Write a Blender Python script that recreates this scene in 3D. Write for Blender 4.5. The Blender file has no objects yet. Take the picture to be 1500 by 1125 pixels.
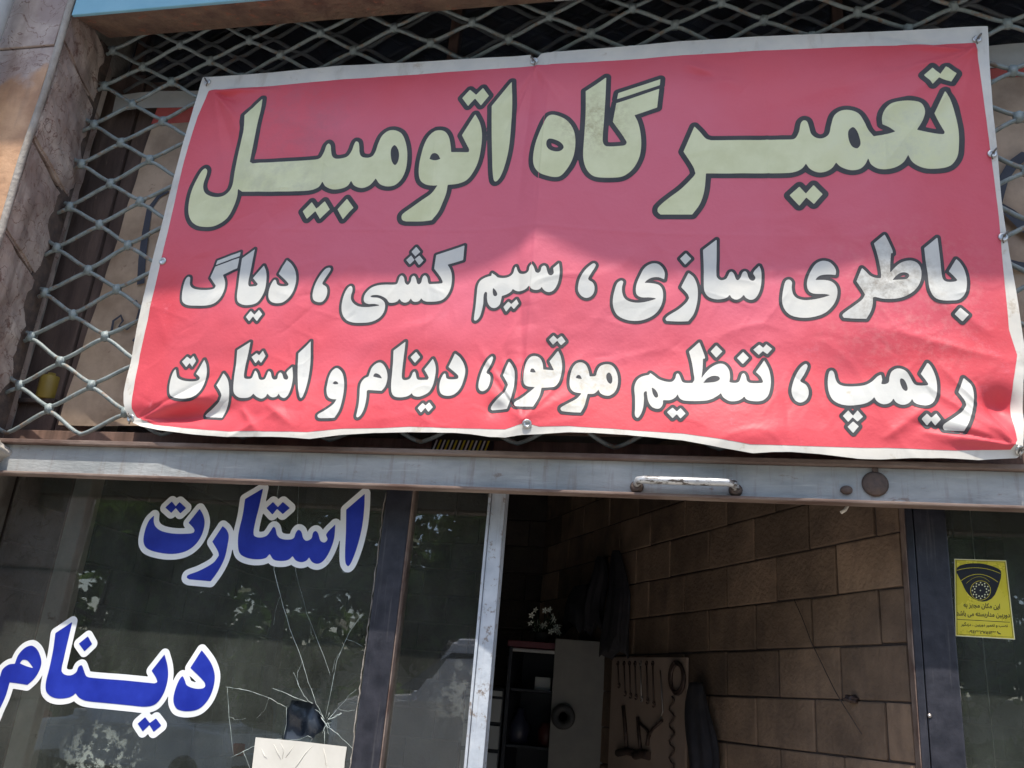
# Street facade of a car workshop: steel beam, scissor grille, vinyl banner, glazed shop front.
# World: x along the facade, y into the shop, z up, metres.  Sun, sky and camera first.
import bpy, bmesh, math, random
import numpy as np
from mathutils import Vector, Matrix
from mathutils.geometry import tessellate_polygon
from bpy_extras import mesh_utils
random.seed(7); rng = np.random.default_rng(7)
S = bpy.context.scene
C = S.collection

# ------------------------------------------------------------------ camera
CR_ = np.array([[0.97783977, 0.19303339, 0.08104012],      # right
                [-0.00925237, -0.34687033, 0.93786746],    # up
                [-0.20915015, 0.91783391, 0.33739759]])    # forward
CP = np.array([0.0, -2.6, 1.6]); FL = 1300.0
cd = bpy.data.cameras.new('camera'); cam = bpy.data.objects.new('camera', cd); C.objects.link(cam)
mw = Matrix.Identity(4)
for i in range(3):
    mw[i][0] = CR_[0][i]; mw[i][1] = CR_[1][i]; mw[i][2] = -CR_[2][i]; mw[i][3] = CP[i]
cam.matrix_world = mw
cd.sensor_width = 36; cd.lens = FL/1500*36; cd.clip_start = 0.05; cd.clip_end = 2000
S.camera = cam

# ------------------------------------------------------------------ sky, sun, exposure
SUN_ELEV = math.radians(68); TAN = math.tan(SUN_ELEV)
w = bpy.data.worlds.new('World'); S.world = w; w.use_nodes = True
nt = w.node_tree; bg = nt.nodes['Background']
sky = nt.nodes.new('ShaderNodeTexSky'); sky.sky_type = 'NISHITA'; sky.sun_disc = False
sky.sun_elevation = SUN_ELEV; sky.sun_rotation = math.pi; sky.dust_density = 1.6; sky.air_density = 1.0
nt.links.new(sky.outputs[0], bg.inputs[0]); bg.inputs[1].default_value = 0.145
sl = bpy.data.lights.new('sun', 'SUN'); sl.energy = 3.0; sl.angle = math.radians(0.53); sl.color = (1.0, 0.935, 0.84)
so = bpy.data.objects.new('sun', sl); C.objects.link(so); so.rotation_euler = (math.radians(90)-SUN_ELEV, 0, 0)
so.location = (0, -8, 12)
S.view_settings.view_transform = 'Standard'; S.view_settings.look = 'None'
S.view_settings.gamma = 1; S.view_settings.exposure = 1.02
S.cycles.max_bounces = 10; S.cycles.transparent_max_bounces = 24

# ------------------------------------------------------------------ helpers
def ray(px, py):
    return (px-750)/FL*CR_[0] + (562.5-py)/FL*CR_[1] + CR_[2]
def P(px, py, y=0.0):                       # survey: photo point -> point on the facade plane at depth y
    d = ray(px, py); return CP + (y-CP[1])/d[1]*d
def V(a): return Vector((float(a[0]), float(a[1]), float(a[2])))

def tag(o, label=None, cat=None, group=None, kind=None):
    if label: o['label'] = label
    if cat: o['category'] = cat
    if group: o['group'] = group
    if kind: o['kind'] = kind
    return o
def empty(name, loc=(0,0,0), rz=0):
    o = bpy.data.objects.new(name, None); C.objects.link(o); o.location = loc; o.rotation_euler = (0,0,rz)
    o.empty_display_size = .1
    return o
def link(name, me, mat=None, parent=None):
    o = bpy.data.objects.new(name, me); C.objects.link(o)
    if mat is not None:
        for m in (mat if isinstance(mat, (list, tuple)) else [mat]): me.materials.append(m)
    if parent is not None:
        o.parent = parent
        bpy.context.view_layer.update()
        o.matrix_parent_inverse = parent.matrix_world.inverted()
    return o
def mesh(name, vs, fs, mat=None, parent=None, smooth=False):
    me = bpy.data.meshes.new(name); me.from_pydata([tuple(map(float, v)) for v in vs], [], [tuple(map(int, f)) for f in fs]); me.update()
    if smooth: me.polygons.foreach_set('use_smooth', [True]*len(me.polygons))
    return link(name, me, mat, parent)

class MB:
    def __init__(s): s.bm = bmesh.new()
    def box(s, x0, x1, y0, y1, z0, z1, bev=0.0, jit=0.0):
        b = bmesh.new(); bmesh.ops.create_cube(b, size=1)
        for v in b.verts:
            v.co = Vector((x0 if v.co.x < 0 else x1, y0 if v.co.y < 0 else y1, z0 if v.co.z < 0 else z1))
            if jit: v.co += Vector([random.uniform(-jit, jit) for _ in range(3)])
        if bev: bmesh.ops.bevel(b, geom=b.edges[:]+b.verts[:], offset=bev, segments=2, affect='EDGES', profile=.6)
        s._add(b); return s
    def _add(s, b, M=None):
        if M is not None: bmesh.ops.transform(b, matrix=M, verts=b.verts)
        me = bpy.data.meshes.new('tmp'); b.to_mesh(me); b.free(); s.bm.from_mesh(me); bpy.data.meshes.remove(me)
    def poly_prism(s, pts, axis_vec):           # planar polygon extruded along a vector
        b = bmesh.new(); vs = [b.verts.new(p) for p in pts]; f = b.faces.new(vs)
        r = bmesh.ops.extrude_face_region(b, geom=[f]); 
        bmesh.ops.translate(b, verts=[e for e in r['geom'] if isinstance(e, bmesh.types.BMVert)], vec=axis_vec)
        bmesh.ops.recalc_face_normals(b, faces=b.faces); s._add(b); return s
    def tube(s, pts, r, n=8, cap=True, radii=None):
        b = bmesh.new(); pts = [Vector(p) for p in pts]; rings = []
        up = None
        for i, p in enumerate(pts):
            t = (pts[min(i+1, len(pts)-1)] - pts[max(i-1, 0)]).normalized()
            if up is None: up = Vector((0,0,1)) if abs(t.z) < .9 else Vector((1,0,0))
            a = t.cross(up).normalized(); c = a.cross(t).normalized(); up = c
            rr = radii[i] if radii else r
            rings.append([b.verts.new(p + a*math.cos(2*math.pi*k/n)*rr + c*math.sin(2*math.pi*k/n)*rr) for k in range(n)])
        for i in range(len(rings)-1):
            for k in range(n):
                f = b.faces.new((rings[i][k], rings[i][(k+1) % n], rings[i+1][(k+1) % n], rings[i+1][k])); f.smooth = True
        if cap: b.faces.new(rings[0][::-1]); b.faces.new(rings[-1])
        bmesh.ops.recalc_face_normals(b, faces=b.faces)
        s._add(b); return s
    def lathe(s, prof, n=20, M=None):           # (radius, z) profile round z
        b = bmesh.new(); rings = []
        for r, z in prof: rings.append([b.verts.new((r*math.cos(2*math.pi*k/n), r*math.sin(2*math.pi*k/n), z)) for k in range(n)])
        for i in range(len(rings)-1):
            for k in range(n):
                f = b.faces.new((rings[i][k], rings[i][(k+1) % n], rings[i+1][(k+1) % n], rings[i+1][k])); f.smooth = True
        b.faces.new(rings[0][::-1]); b.faces.new(rings[-1])
        bmesh.ops.recalc_face_normals(b, faces=b.faces); s._add(b, M); return s
    def blob(s, c, r, seed=0, rough=.25, sub=3):
        b = bmesh.new(); bmesh.ops.create_icosphere(b, subdivisions=sub, radius=1)
        rr = np.random.default_rng(seed); ph = rr.uniform(0, 6, 9)
        for v in b.verts:
            n = v.co.normalized()
            k = 1 + rough*(math.sin(3*n.x+ph[0])*math.cos(4*n.y+ph[1]) + .6*math.sin(7*n.z+ph[2]+3*n.x) + .3*math.sin(13*n.y+ph[3]+9*n.z))
            v.co = Vector((c[0]+n.x*r[0]*k, c[1]+n.y*r[1]*k, c[2]+n.z*r[2]*k))
        for f in b.faces: f.smooth = True
        s._add(b); return s
    def build(s, name, mat=None, parent=None):
        me = bpy.data.meshes.new(name); s.bm.to_mesh(me); s.bm.free(); return link(name, me, mat, parent)

# ------------------------------------------------------------------ materials
def mat(name, c1, c2=None, scale=8, rough=.6, rvar=.15, metal=0, bump=.0, bscale=40, spots=None, spot_lo=.62, spot_scale=14, thr=(.35,.65), spec=.5, stretch=(1,1,1), detail=8, island=0.0, coat=0):
    m = bpy.data.materials.new(name); m.use_nodes = True; n = m.node_tree.nodes; l = m.node_tree.links
    b = n['Principled BSDF']; tc = n.new('ShaderNodeTexCoord'); mp = n.new('ShaderNodeMapping'); mp.inputs['Scale'].default_value = stretch
    l.new(tc.outputs['Object'], mp.inputs[0])
    no = n.new('ShaderNodeTexNoise'); no.inputs['Scale'].default_value = scale; no.inputs['Detail'].default_value = detail; no.inputs['Roughness'].default_value = .62
    l.new(mp.outputs[0], no.inputs['Vector'])
    cr = n.new('ShaderNodeValToRGB'); cr.color_ramp.elements[0].position = thr[0]; cr.color_ramp.elements[1].position = thr[1]
    cr.color_ramp.elements[0].color = (*c1, 1); cr.color_ramp.elements[1].color = (*(c2 or c1), 1)
    l.new(no.outputs['Fac'], cr.inputs[0]); col = cr.outputs[0]
    if spots:
        n2 = n.new('ShaderNodeTexNoise'); n2.inputs['Scale'].default_value = spot_scale; n2.inputs['Detail'].default_value = 10; n2.inputs['Roughness'].default_value = .7
        l.new(mp.outputs[0], n2.inputs['Vector'])
        r2 = n.new('ShaderNodeValToRGB'); r2.color_ramp.elements[0].position = spot_lo; r2.color_ramp.elements[1].position = spot_lo+.06
        l.new(n2.outputs['Fac'], r2.inputs[0])
        mx = n.new('ShaderNodeMix'); mx.data_type = 'RGBA'; l.new(r2.outputs[0], mx.inputs[0]); l.new(col, mx.inputs[6]); mx.inputs[7].default_value = (*spots, 1)
        col = mx.outputs[2]
    if island:
        ge = n.new('ShaderNodeNewGeometry'); hs = n.new('ShaderNodeHueSaturation'); ma = n.new('ShaderNodeMapRange')
        ma.inputs[3].default_value = 1-island; ma.inputs[4].default_value = 1+island
        l.new(ge.outputs['Random Per Island'], ma.inputs[0]); l.new(ma.outputs[0], hs.inputs['Value']); l.new(col, hs.inputs['Color']); col = hs.outputs[0]
    l.new(col, b.inputs['Base Color'])
    mr = n.new('ShaderNodeMapRange'); mr.inputs[3].default_value = max(0.02, rough-rvar); mr.inputs[4].default_value = min(1, rough+rvar)
    l.new(no.outputs['Fac'], mr.inputs[0]); l.new(mr.outputs[0], b.inputs['Roughness'])
    b.inputs['Metallic'].default_value = metal; b.inputs['Specular IOR Level'].default_value = spec
    if coat: b.inputs['Coat Weight'].default_value = coat
    if bump:
        n3 = n.new('ShaderNodeTexNoise'); n3.inputs['Scale'].default_value = bscale; n3.inputs['Detail'].default_value = 8
        l.new(mp.outputs[0], n3.inputs['Vector'])
        bp = n.new('ShaderNodeBump'); bp.inputs['Strength'].default_value = bump; bp.inputs['Distance'].default_value = .01
        l.new(n3.outputs['Fac'], bp.inputs['Height']); l.new(bp.outputs[0], b.inputs['Normal'])
    return m

def stone_mat(name, base, vein, pale):
    m = mat(name, base, pale, scale=5, rough=.55, bump=.8, bscale=16, thr=(.40,.66), spots=vein, spot_lo=.60, spot_scale=13)
    n = m.node_tree.nodes; l = m.node_tree.links; b = n['Principled BSDF']
    src = b.inputs['Base Color'].links[0].from_socket
    tc = n.new('ShaderNodeTexCoord'); wv = n.new('ShaderNodeTexNoise'); wv.inputs['Scale'].default_value = 7; wv.inputs['Detail'].default_value = 5; wv.inputs['Distortion'].default_value = 2.2
    l.new(tc.outputs['Object'], wv.inputs['Vector'])
    r = n.new('ShaderNodeValToRGB'); e = r.color_ramp.elements; e[0].position = .485; e[0].color = (0,0,0,1); e[1].position = .5; e[1].color = (1,1,1,1)
    k = e.new(.515); k.color = (0,0,0,1)
    l.new(wv.outputs['Fac'], r.inputs[0])
    mx = n.new('ShaderNodeMix'); mx.data_type = 'RGBA'; l.new(r.outputs[0], mx.inputs[0]); l.new(src, mx.inputs[6]); mx.inputs[7].default_value = (*vein, 1)
    l.new(mx.outputs[2], b.inputs['Base Color'])
    return m

def face_mat(name):
    m = stone_mat(name, (.33,.25,.22), (.18,.10,.08), (.58,.49,.43)); n = m.node_tree.nodes; l = m.node_tree.links; b = n['Principled BSDF']
    src = b.inputs['Base Color'].links[0].from_socket
    tc = n.new('ShaderNodeTexCoord'); sx = n.new('ShaderNodeSeparateXYZ'); l.new(tc.outputs['Object'], sx.inputs[0])
    no = n.new('ShaderNodeTexNoise'); no.inputs['Scale'].default_value = 3.2; no.inputs['Detail'].default_value = 9; l.new(tc.outputs['Object'], no.inputs['Vector'])
    ad = n.new('ShaderNodeMath'); ad.operation = 'MULTIPLY_ADD'; l.new(no.outputs['Fac'], ad.inputs[0]); ad.inputs[1].default_value = .5; l.new(sx.outputs['Z'], ad.inputs[2])
    mr = n.new('ShaderNodeMapRange'); mr.inputs[1].default_value = 3.93; mr.inputs[2].default_value = 3.90; l.new(ad.outputs[0], mr.inputs[0])
    n2 = n.new('ShaderNodeTexNoise'); n2.inputs['Scale'].default_value = 9; n2.inputs['Detail'].default_value = 8; l.new(tc.outputs['Object'], n2.inputs['Vector'])
    cr = n.new('ShaderNodeValToRGB'); cr.color_ramp.elements[0].position = .35; cr.color_ramp.elements[1].position = .7; cr.color_ramp.elements[0].color = (.36,.19,.10,1); cr.color_ramp.elements[1].color = (.58,.35,.20,1); l.new(n2.outputs['Fac'], cr.inputs[0])
    mx = n.new('ShaderNodeMix'); mx.data_type = 'RGBA'; l.new(mr.outputs[0], mx.inputs[0]); l.new(src, mx.inputs[6]); l.new(cr.outputs[0], mx.inputs[7]); l.new(mx.outputs[2], b.inputs['Base Color'])
    return m
def glass_mat(name, dust=.06, tint=(.92,.96,.94), dustcol=(.5,.53,.48), refl=1.0, ior=2.0, dscale=3.0, blotch=.0, blotch_at=(-1.85,.14,1.30)):
    m = bpy.data.materials.new(name); m.use_nodes = True; n = m.node_tree.nodes; l = m.node_tree.links
    for x in list(n):
        if x.type != 'OUTPUT_MATERIAL': n.remove(x)
    out = [x for x in n if x.type == 'OUTPUT_MATERIAL'][0]
    tr = n.new('ShaderNodeBsdfTransparent'); tr.inputs[0].default_value = (*tint, 1)
    gl = n.new('ShaderNodeBsdfGlossy'); gl.inputs['Roughness'].default_value = .012; gl.inputs[0].default_value = (refl,refl,refl,1)
    fr = n.new('ShaderNodeFresnel'); fr.inputs[0].default_value = ior
    m1 = n.new('ShaderNodeMixShader'); l.new(fr.outputs[0], m1.inputs[0]); l.new(tr.outputs[0], m1.inputs[1]); l.new(gl.outputs[0], m1.inputs[2])
    df = n.new('ShaderNodeBsdfDiffuse'); df.inputs[0].default_value = (*dustcol, 1)
    tc = n.new('ShaderNodeTexCoord'); mp = n.new('ShaderNodeMapping'); mp.inputs['Scale'].default_value = (1,1,.55); l.new(tc.outputs['Object'], mp.inputs[0])
    no = n.new('ShaderNodeTexNoise'); no.inputs['Scale'].default_value = dscale; no.inputs['Detail'].default_value = 12; no.inputs['Roughness'].default_value = .72; l.new(mp.outputs[0], no.inputs['Vector'])
    mr = n.new('ShaderNodeMapRange'); mr.inputs[1].default_value = .3; mr.inputs[2].default_value = .75; mr.inputs[3].default_value = dust*.35; mr.inputs[4].default_value = dust*1.8
    l.new(no.outputs['Fac'], mr.inputs[0]); fac = mr.outputs[0]
    if blotch:
        n2 = n.new('ShaderNodeTexNoise'); n2.inputs['Scale'].default_value = 26; n2.inputs['Detail'].default_value = 6; n2.inputs['Roughness'].default_value = .75; l.new(tc.outputs['Object'], n2.inputs['Vector'])
        r2 = n.new('ShaderNodeMapRange'); r2.inputs[1].default_value = .5; r2.inputs[2].default_value = .56; l.new(n2.outputs['Fac'], r2.inputs[0])
        n4 = n.new('ShaderNodeVectorMath'); n4.operation = 'DISTANCE'; l.new(tc.outputs['Object'], n4.inputs[0]); n4.inputs[1].default_value = blotch_at
        r4 = n.new('ShaderNodeMapRange'); r4.inputs[1].default_value = .17; r4.inputs[2].default_value = .04; l.new(n4.outputs['Value'], r4.inputs[0])
        mm = n.new('ShaderNodeMath'); mm.operation = 'MULTIPLY'; l.new(r2.outputs[0], mm.inputs[0]); l.new(r4.outputs[0], mm.inputs[1])
        ma = n.new('ShaderNodeMath'); ma.operation = 'MULTIPLY_ADD'; l.new(mm.outputs[0], ma.inputs[0]); ma.inputs[1].default_value = blotch; l.new(fac, ma.inputs[2]); fac = ma.outputs[0]
    m2 = n.new('ShaderNodeMixShader'); l.new(fac, m2.inputs[0]); l.new(m1.outputs[0], m2.inputs[1]); l.new(df.outputs[0], m2.inputs[2])
    l.new(m2.outputs[0], out.inputs[0])
    return m
def clear_mat(name, tint):
    m = bpy.data.materials.new(name); m.use_nodes = True; n = m.node_tree.nodes
    for x in list(n):
        if x.type != 'OUTPUT_MATERIAL': n.remove(x)
    out = [x for x in n if x.type == 'OUTPUT_MATERIAL'][0]
    tr = n.new('ShaderNodeBsdfTransparent'); tr.inputs[0].default_value = (*tint, 1); m.node_tree.links.new(tr.outputs[0], out.inputs[0]); return m

M = {}
M['stone'] = stone_mat('travertine', (.33,.25,.22), (.18,.10,.08), (.58,.49,.43))
M['face'] = face_mat('plastered_stone')
M['plaster'] = mat('ochre_plaster', (.32,.17,.085), (.46,.27,.15), scale=4, rough=.85, bump=.3, bscale=60, spots=(.25,.13,.07), spot_lo=.66)
M['cement'] = mat('cement', (.26,.23,.20), (.42,.39,.35), scale=9, rough=.9, bump=.6, bscale=50)
M['blue_paint'] = mat('blue_paint', (.17,.40,.52), (.23,.47,.58), scale=5, rough=.45, spots=(.35,.42,.42), spot_lo=.68)
M['soffit'] = mat('rusty_soffit', (.11,.065,.05), (.22,.145,.10), scale=9, rough=.85, bump=.9, bscale=40, spots=(.26,.11,.07), spot_lo=.57, spot_scale=22)
M['grey_panel'] = mat('grey_panel', (.42,.43,.42), (.52,.52,.5), scale=6, rough=.6)
M['beam'] = mat('beam_paint', (.27,.285,.28), (.41,.42,.41), scale=7, rough=.6, spots=(.24,.205,.18), spot_lo=.615, spot_scale=17, stretch=(.6,1,1.6), bump=.2, bscale=70)
M['rust'] = mat('rusty_flange', (.11,.065,.05), (.26,.20,.165), scale=12, rough=.8, bump=.3, bscale=70, stretch=(.3,1,1))
M['rust_dark'] = mat('dark_rust', (.06,.045,.04), (.13,.09,.07), scale=30, rough=.85, bump=.4, bscale=90)
M['wire'] = mat('grille_paint', (.16,.195,.195), (.265,.305,.30), scale=25, rough=.5, spots=(.27,.21,.16), spot_lo=.55, spot_scale=30, bump=.2, bscale=120)
M['wire_clip'] = mat('clip_paint', (.19,.235,.235), (.28,.33,.325), scale=40, rough=.5, spots=(.28,.22,.17), spot_lo=.60, spot_scale=60, bump=.25, bscale=160)
M['black_post'] = mat('black_steel', (.014,.015,.021), (.032,.032,.042), scale=18, rough=.42, spots=(.17,.15,.14), spot_lo=.70, spot_scale=40, bump=.1, bscale=90)
M['grey_bar'] = mat('grey_door_paint', (.34,.38,.43), (.52,.56,.60), scale=9, rough=.5, spots=(.22,.19,.17), spot_lo=.575, spot_scale=30, bump=.12, bscale=90)
M['white_sheet'] = mat('white_vinyl', (.56,.545,.50), (.66,.63,.56), scale=9, rough=.5, rvar=.1, spots=(.48,.42,.33), spot_lo=.62, spot_scale=7)
def red_mat():      # red print: still deep along the edges, bleached to a dusty pink over the middle of the sheet
    m = mat('red_print', (.60,.065,.085), (.66,.085,.105), scale=2.4, rough=.5, rvar=.08, bump=.10, bscale=90, spec=.28, spots=(.66,.12,.15), spot_lo=.64, spot_scale=7)
    n = m.node_tree.nodes; l = m.node_tree.links; b = n['Principled BSDF']; src = b.inputs['Base Color'].links[0].from_socket
    tc = n.new('ShaderNodeTexCoord'); mp = n.new('ShaderNodeMapping'); mp.inputs['Location'].default_value = (.52/1.5, 0, -3.18/.62); mp.inputs['Scale'].default_value = (1/1.5, 0, 1/.62); l.new(tc.outputs['Object'], mp.inputs[0])
    ln = n.new('ShaderNodeVectorMath'); ln.operation = 'LENGTH'; l.new(mp.outputs[0], ln.inputs[0])
    no = n.new('ShaderNodeTexNoise'); no.inputs['Scale'].default_value = 2.6; no.inputs['Detail'].default_value = 8; l.new(tc.outputs['Object'], no.inputs['Vector'])
    ad = n.new('ShaderNodeMath'); ad.operation = 'MULTIPLY_ADD'; l.new(no.outputs['Fac'], ad.inputs[0]); ad.inputs[1].default_value = .9; l.new(ln.outputs['Value'], ad.inputs[2])
    mr = n.new('ShaderNodeMapRange'); mr.inputs[1].default_value = 1.65; mr.inputs[2].default_value = .95; mr.inputs[3].default_value = 0; mr.inputs[4].default_value = 1.0; l.new(ad.outputs[0], mr.inputs[0])
    mx = n.new('ShaderNodeMix'); mx.data_type = 'RGBA'; l.new(mr.outputs[0], mx.inputs[0]); l.new(src, mx.inputs[6]); mx.inputs[7].default_value = (.665,.145,.205,1); l.new(mx.outputs[2], b.inputs['Base Color'])
    return m
M['red'] = red_mat()
M['cream'] = mat('cream_print', (.62,.63,.36), (.72,.73,.46), scale=7, rough=.5, rvar=.08, bump=.05, bscale=60, spots=(.50,.50,.30), spot_lo=.69, spot_scale=5)
M['white_print'] = mat('white_print', (.54,.55,.53), (.64,.63,.58), scale=6, rough=.6, rvar=.08, bump=.06, bscale=60, spec=.25, spots=(.50,.46,.36), spot_lo=.66, spot_scale=8)
M['dark_print'] = mat('dark_print', (.050,.053,.060), (.075,.075,.078), scale=10, rough=.62, rvar=.06, spec=.2)
M['grommet'] = mat('grommet_metal', (.5,.5,.48), (.62,.6,.56), scale=40, rough=.35, metal=.9)
M['tie'] = mat('dirty_tie', (.10,.09,.08), (.2,.18,.16), scale=50, rough=.8)
M['old_sheet'] = mat('old_beige_sheet', (.33,.235,.16), (.56,.42,.30), scale=5, rough=.6, spots=(.26,.16,.11), spot_lo=.62, spot_scale=9, bump=.2, bscale=25)
M['old_red'] = mat('old_red_print', (.42,.06,.05), (.50,.10,.08), scale=7, rough=.6)
M['old_dark'] = mat('old_dark_print', (.05,.055,.075), None, rough=.6)
M['wood'] = mat('dark_wood', (.10,.06,.045), (.22,.13,.095), scale=6, rough=.7, stretch=(4,4,.4))
M['pale_wood'] = mat('pale_plastered_post', (.50,.46,.39), (.70,.65,.57), scale=8, rough=.85, spots=(.24,.19,.15), spot_lo=.62, bump=.3)
M['block'] = mat('grey_blocks', (.14,.094,.064), (.255,.172,.115), scale=6, rough=.9, bump=.5, bscale=70, island=.44, spots=(.13,.09,.07), spot_lo=.64, spot_scale=12)
M['mortar'] = mat('dark_mortar', (.05,.035,.03), (.08,.06,.05), scale=20, rough=.95)
M['block_far'] = mat('shaded_blocks', (.030,.022,.018), (.055,.042,.034), scale=6, rough=.9, bump=.5, bscale=70, island=.3)  # darker copy of the blocks, the room's gloom put into the colour
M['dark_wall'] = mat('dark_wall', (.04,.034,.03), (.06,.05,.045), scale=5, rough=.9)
M['decal_white'] = mat('white_decal', (.72,.75,.76), (.82,.83,.82), scale=9, rough=.4, spots=(.62,.62,.57), spot_lo=.64, spot_scale=18)
M['decal_blue'] = mat('blue_decal', (.010,.022,.27), (.020,.042,.40), scale=9, rough=.34, rvar=.1, spots=(.05,.075,.42), spot_lo=.66, spot_scale=22)
M['yellow'] = mat('yellow_sticker', (.74,.62,.05), (.78,.66,.07), scale=12, rough=.28, metal=.25)
M['sticker_edge'] = mat('sticker_edge', (.72,.70,.45), None, rough=.4)
M['ink'] = mat('black_ink', (.012,.012,.016), None, rough=.35)
M['paper'] = mat('cream_paper', (.58,.56,.50), (.68,.66,.60), scale=6, rough=.85, spots=(.46,.42,.34), spot_lo=.62, spot_scale=20)
M['crack'] = mat('crack_edge', (.30,.36,.34), (.66,.73,.69), scale=60, rough=.25)
M['glass'] = glass_mat('dirty_glass', dust=.072, dustcol=(.42,.47,.41), dscale=4.5, blotch=.5)
M['glass_door'] = glass_mat('door_glass', dust=.05, blotch=.12, blotch_at=(-.66,.146,1.62))
M['glass_top'] = glass_mat('transom_glass', dust=.16, dustcol=(.26,.30,.40), dscale=9, ior=2.6)  # bluish dust colour carries the faint reflected haze of the dark panes
M['glass_back'] = clear_mat('glass_inner_face', (.97,.98,.97))
M['cabinet'] = mat('cabinet_grey', (.12,.115,.105), (.165,.155,.14), scale=6, rough=.5, spots=(.14,.12,.11), spot_lo=.68)
M['cabinet_dark'] = mat('cabinet_shaded_inside', (.010,.012,.018), None, rough=.6)  # near-black: shade inside the open cabinet put into the colour
M['maroon'] = mat('maroon_edge', (.09,.016,.024), None, rough=.5)
M['board'] = mat('pale_board', (.29,.215,.17), (.36,.27,.215), scale=5, rough=.75, spots=(.34,.22,.17), spot_lo=.66)
M['tool'] = mat('tool_steel', (.045,.03,.027), (.09,.06,.05), scale=30, rough=.5, metal=.4)
M['tool_bright'] = mat('tool_chrome', (.35,.32,.30), None, rough=.35, metal=.8)
M['rubber'] = mat('black_rubber', (.012,.012,.013), (.025,.025,.025), scale=20, rough=.6)
M['cloth'] = mat('dark_cloth', (.012,.012,.017), (.028,.026,.03), scale=14, rough=.95, bump=.4)
M['box_white'] = mat('drawer_white', (.26,.27,.27), (.32,.33,.33), scale=5, rough=.6)
M['petal'] = mat('white_petal', (.8,.82,.74), None, rough=.5)
M['stem'] = mat('dark_leaf', (.02,.04,.018), (.035,.06,.025), scale=9, rough=.6)
M['handle'] = mat('worn_chrome', (.42,.43,.44), (.62,.62,.61), scale=30, rough=.35, spots=(.09,.075,.065), spot_lo=.51, spot_scale=45, stretch=(.5,1,1.5), metal=.35)
M['asphalt'] = mat('asphalt', (.045,.045,.047), (.065,.064,.062), scale=30, rough=.9, bump=.3, bscale=200)
M['paving'] = mat('concrete_paving', (.30,.28,.25), (.40,.38,.34), scale=3, rough=.9, bump=.2, bscale=80)
M['kerb'] = mat('kerb_stone', (.34,.33,.31), (.42,.41,.39), scale=6, rough=.85)
M['bark'] = mat('bark', (.07,.05,.035), (.13,.10,.075), scale=12, rough=.95, bump=.6, stretch=(3,3,.6))
M['leaf'] = mat('leaves', (.05,.10,.02), (.12,.20,.05), scale=1.2, rough=.55, island=.45)
M['car_white'] = mat('white_car_paint', (.72,.73,.74), None, rough=.25, coat=.6)
M['car_red'] = mat('red_car_paint', (.45,.02,.02), None, rough=.25, coat=.6)
M['car_glass'] = mat('car_glass', (.01,.012,.014), None, rough=.08, rvar=.02, spec=.9)
M['lamp'] = mat('lamp_lens', (.7,.7,.68), None, rough=.15)
M['tail'] = mat('tail_lens', (.5,.01,.01), None, rough=.2)
M['far_wall'] = mat('rendered_wall', (.36,.32,.27), (.44,.40,.34), scale=2, rough=.9)
M['hazard_white'] = mat('hazard_white', (.8,.8,.78), None, rough=.5)
M['hazard_yellow'] = mat('hazard_yellow', (.75,.60,.03), None, rough=.5)
M['yellow_can'] = mat('yellow_can', (.28,.19,.03), (.36,.26,.05), scale=8, rough=.5)
M['blue_thing'] = mat('blue_plastic', (.012,.013,.03), None, rough=.5)  # both shelf plastics darkened for the shade inside the cabinet
M['red_thing'] = mat('red_plastic', (.06,.012,.01), None, rough=.5)

# leaves let light through
n = M['leaf'].node_tree.nodes; l = M['leaf'].node_tree.links; pb = n['Principled BSDF']; tl_ = n.new('ShaderNodeBsdfTranslucent'); mxs = n.new('ShaderNodeMixShader'); mxs.inputs[0].default_value = .45
l.new(pb.inputs['Base Color'].links[0].from_socket, tl_.inputs[0]); l.new(pb.outputs[0], mxs.inputs[1]); l.new(tl_.outputs[0], mxs.inputs[2]); l.new(mxs.outputs[0], [x for x in n if x.type == 'OUTPUT_MATERIAL'][0].inputs[0])

def smudge(m, centre, rad, colr, sc=34, lo=.50, amount=.75):        # a handled, grubby patch on the print
    n = m.node_tree.nodes; l = m.node_tree.links; b = n['Principled BSDF']; src = b.inputs['Base Color'].links[0].from_socket
    tc = n.new('ShaderNodeTexCoord'); dv = n.new('ShaderNodeVectorMath'); dv.operation = 'DISTANCE'; l.new(tc.outputs['Object'], dv.inputs[0]); dv.inputs[1].default_value = centre
    r1 = n.new('ShaderNodeMapRange'); r1.inputs[1].default_value = rad; r1.inputs[2].default_value = rad*.3; l.new(dv.outputs['Value'], r1.inputs[0])
    no = n.new('ShaderNodeTexNoise'); no.inputs['Scale'].default_value = sc; no.inputs['Detail'].default_value = 9; no.inputs['Roughness'].default_value = .75; l.new(tc.outputs['Object'], no.inputs['Vector'])
    r2 = n.new('ShaderNodeMapRange'); r2.inputs[1].default_value = lo-.08; r2.inputs[2].default_value = lo+.14; r2.inputs[4].default_value = amount; l.new(no.outputs['Fac'], r2.inputs[0])
    mm = n.new('ShaderNodeMath'); mm.operation = 'MULTIPLY'; l.new(r1.outputs[0], mm.inputs[0]); l.new(r2.outputs[0], mm.inputs[1])
    mx = n.new('ShaderNodeMix'); mx.data_type = 'RGBA'; l.new(mm.outputs[0], mx.inputs[0]); l.new(src, mx.inputs[6]); mx.inputs[7].default_value = (*colr, 1); l.new(mx.outputs[2], b.inputs['Base Color'])
smudge(M['white_print'], V(P(1305,425,-.07)), .19, (.22,.19,.15))
smudge(M['white_print'], V(P(845,560,-.09)), .20, (.45,.36,.22), 40, .52, .6)
smudge(M['cream'], V(P(868,180,-.07)), .17, (.36,.31,.15), 40, .50, .7)
smudge(M['cream'], V(P(400,280,-.07)), .30, (.45,.45,.33), 12, .50, .5)
smudge(M['cream'], V(P(1320,200,-.07)), .25, (.46,.47,.36), 14, .50, .5)
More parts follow.
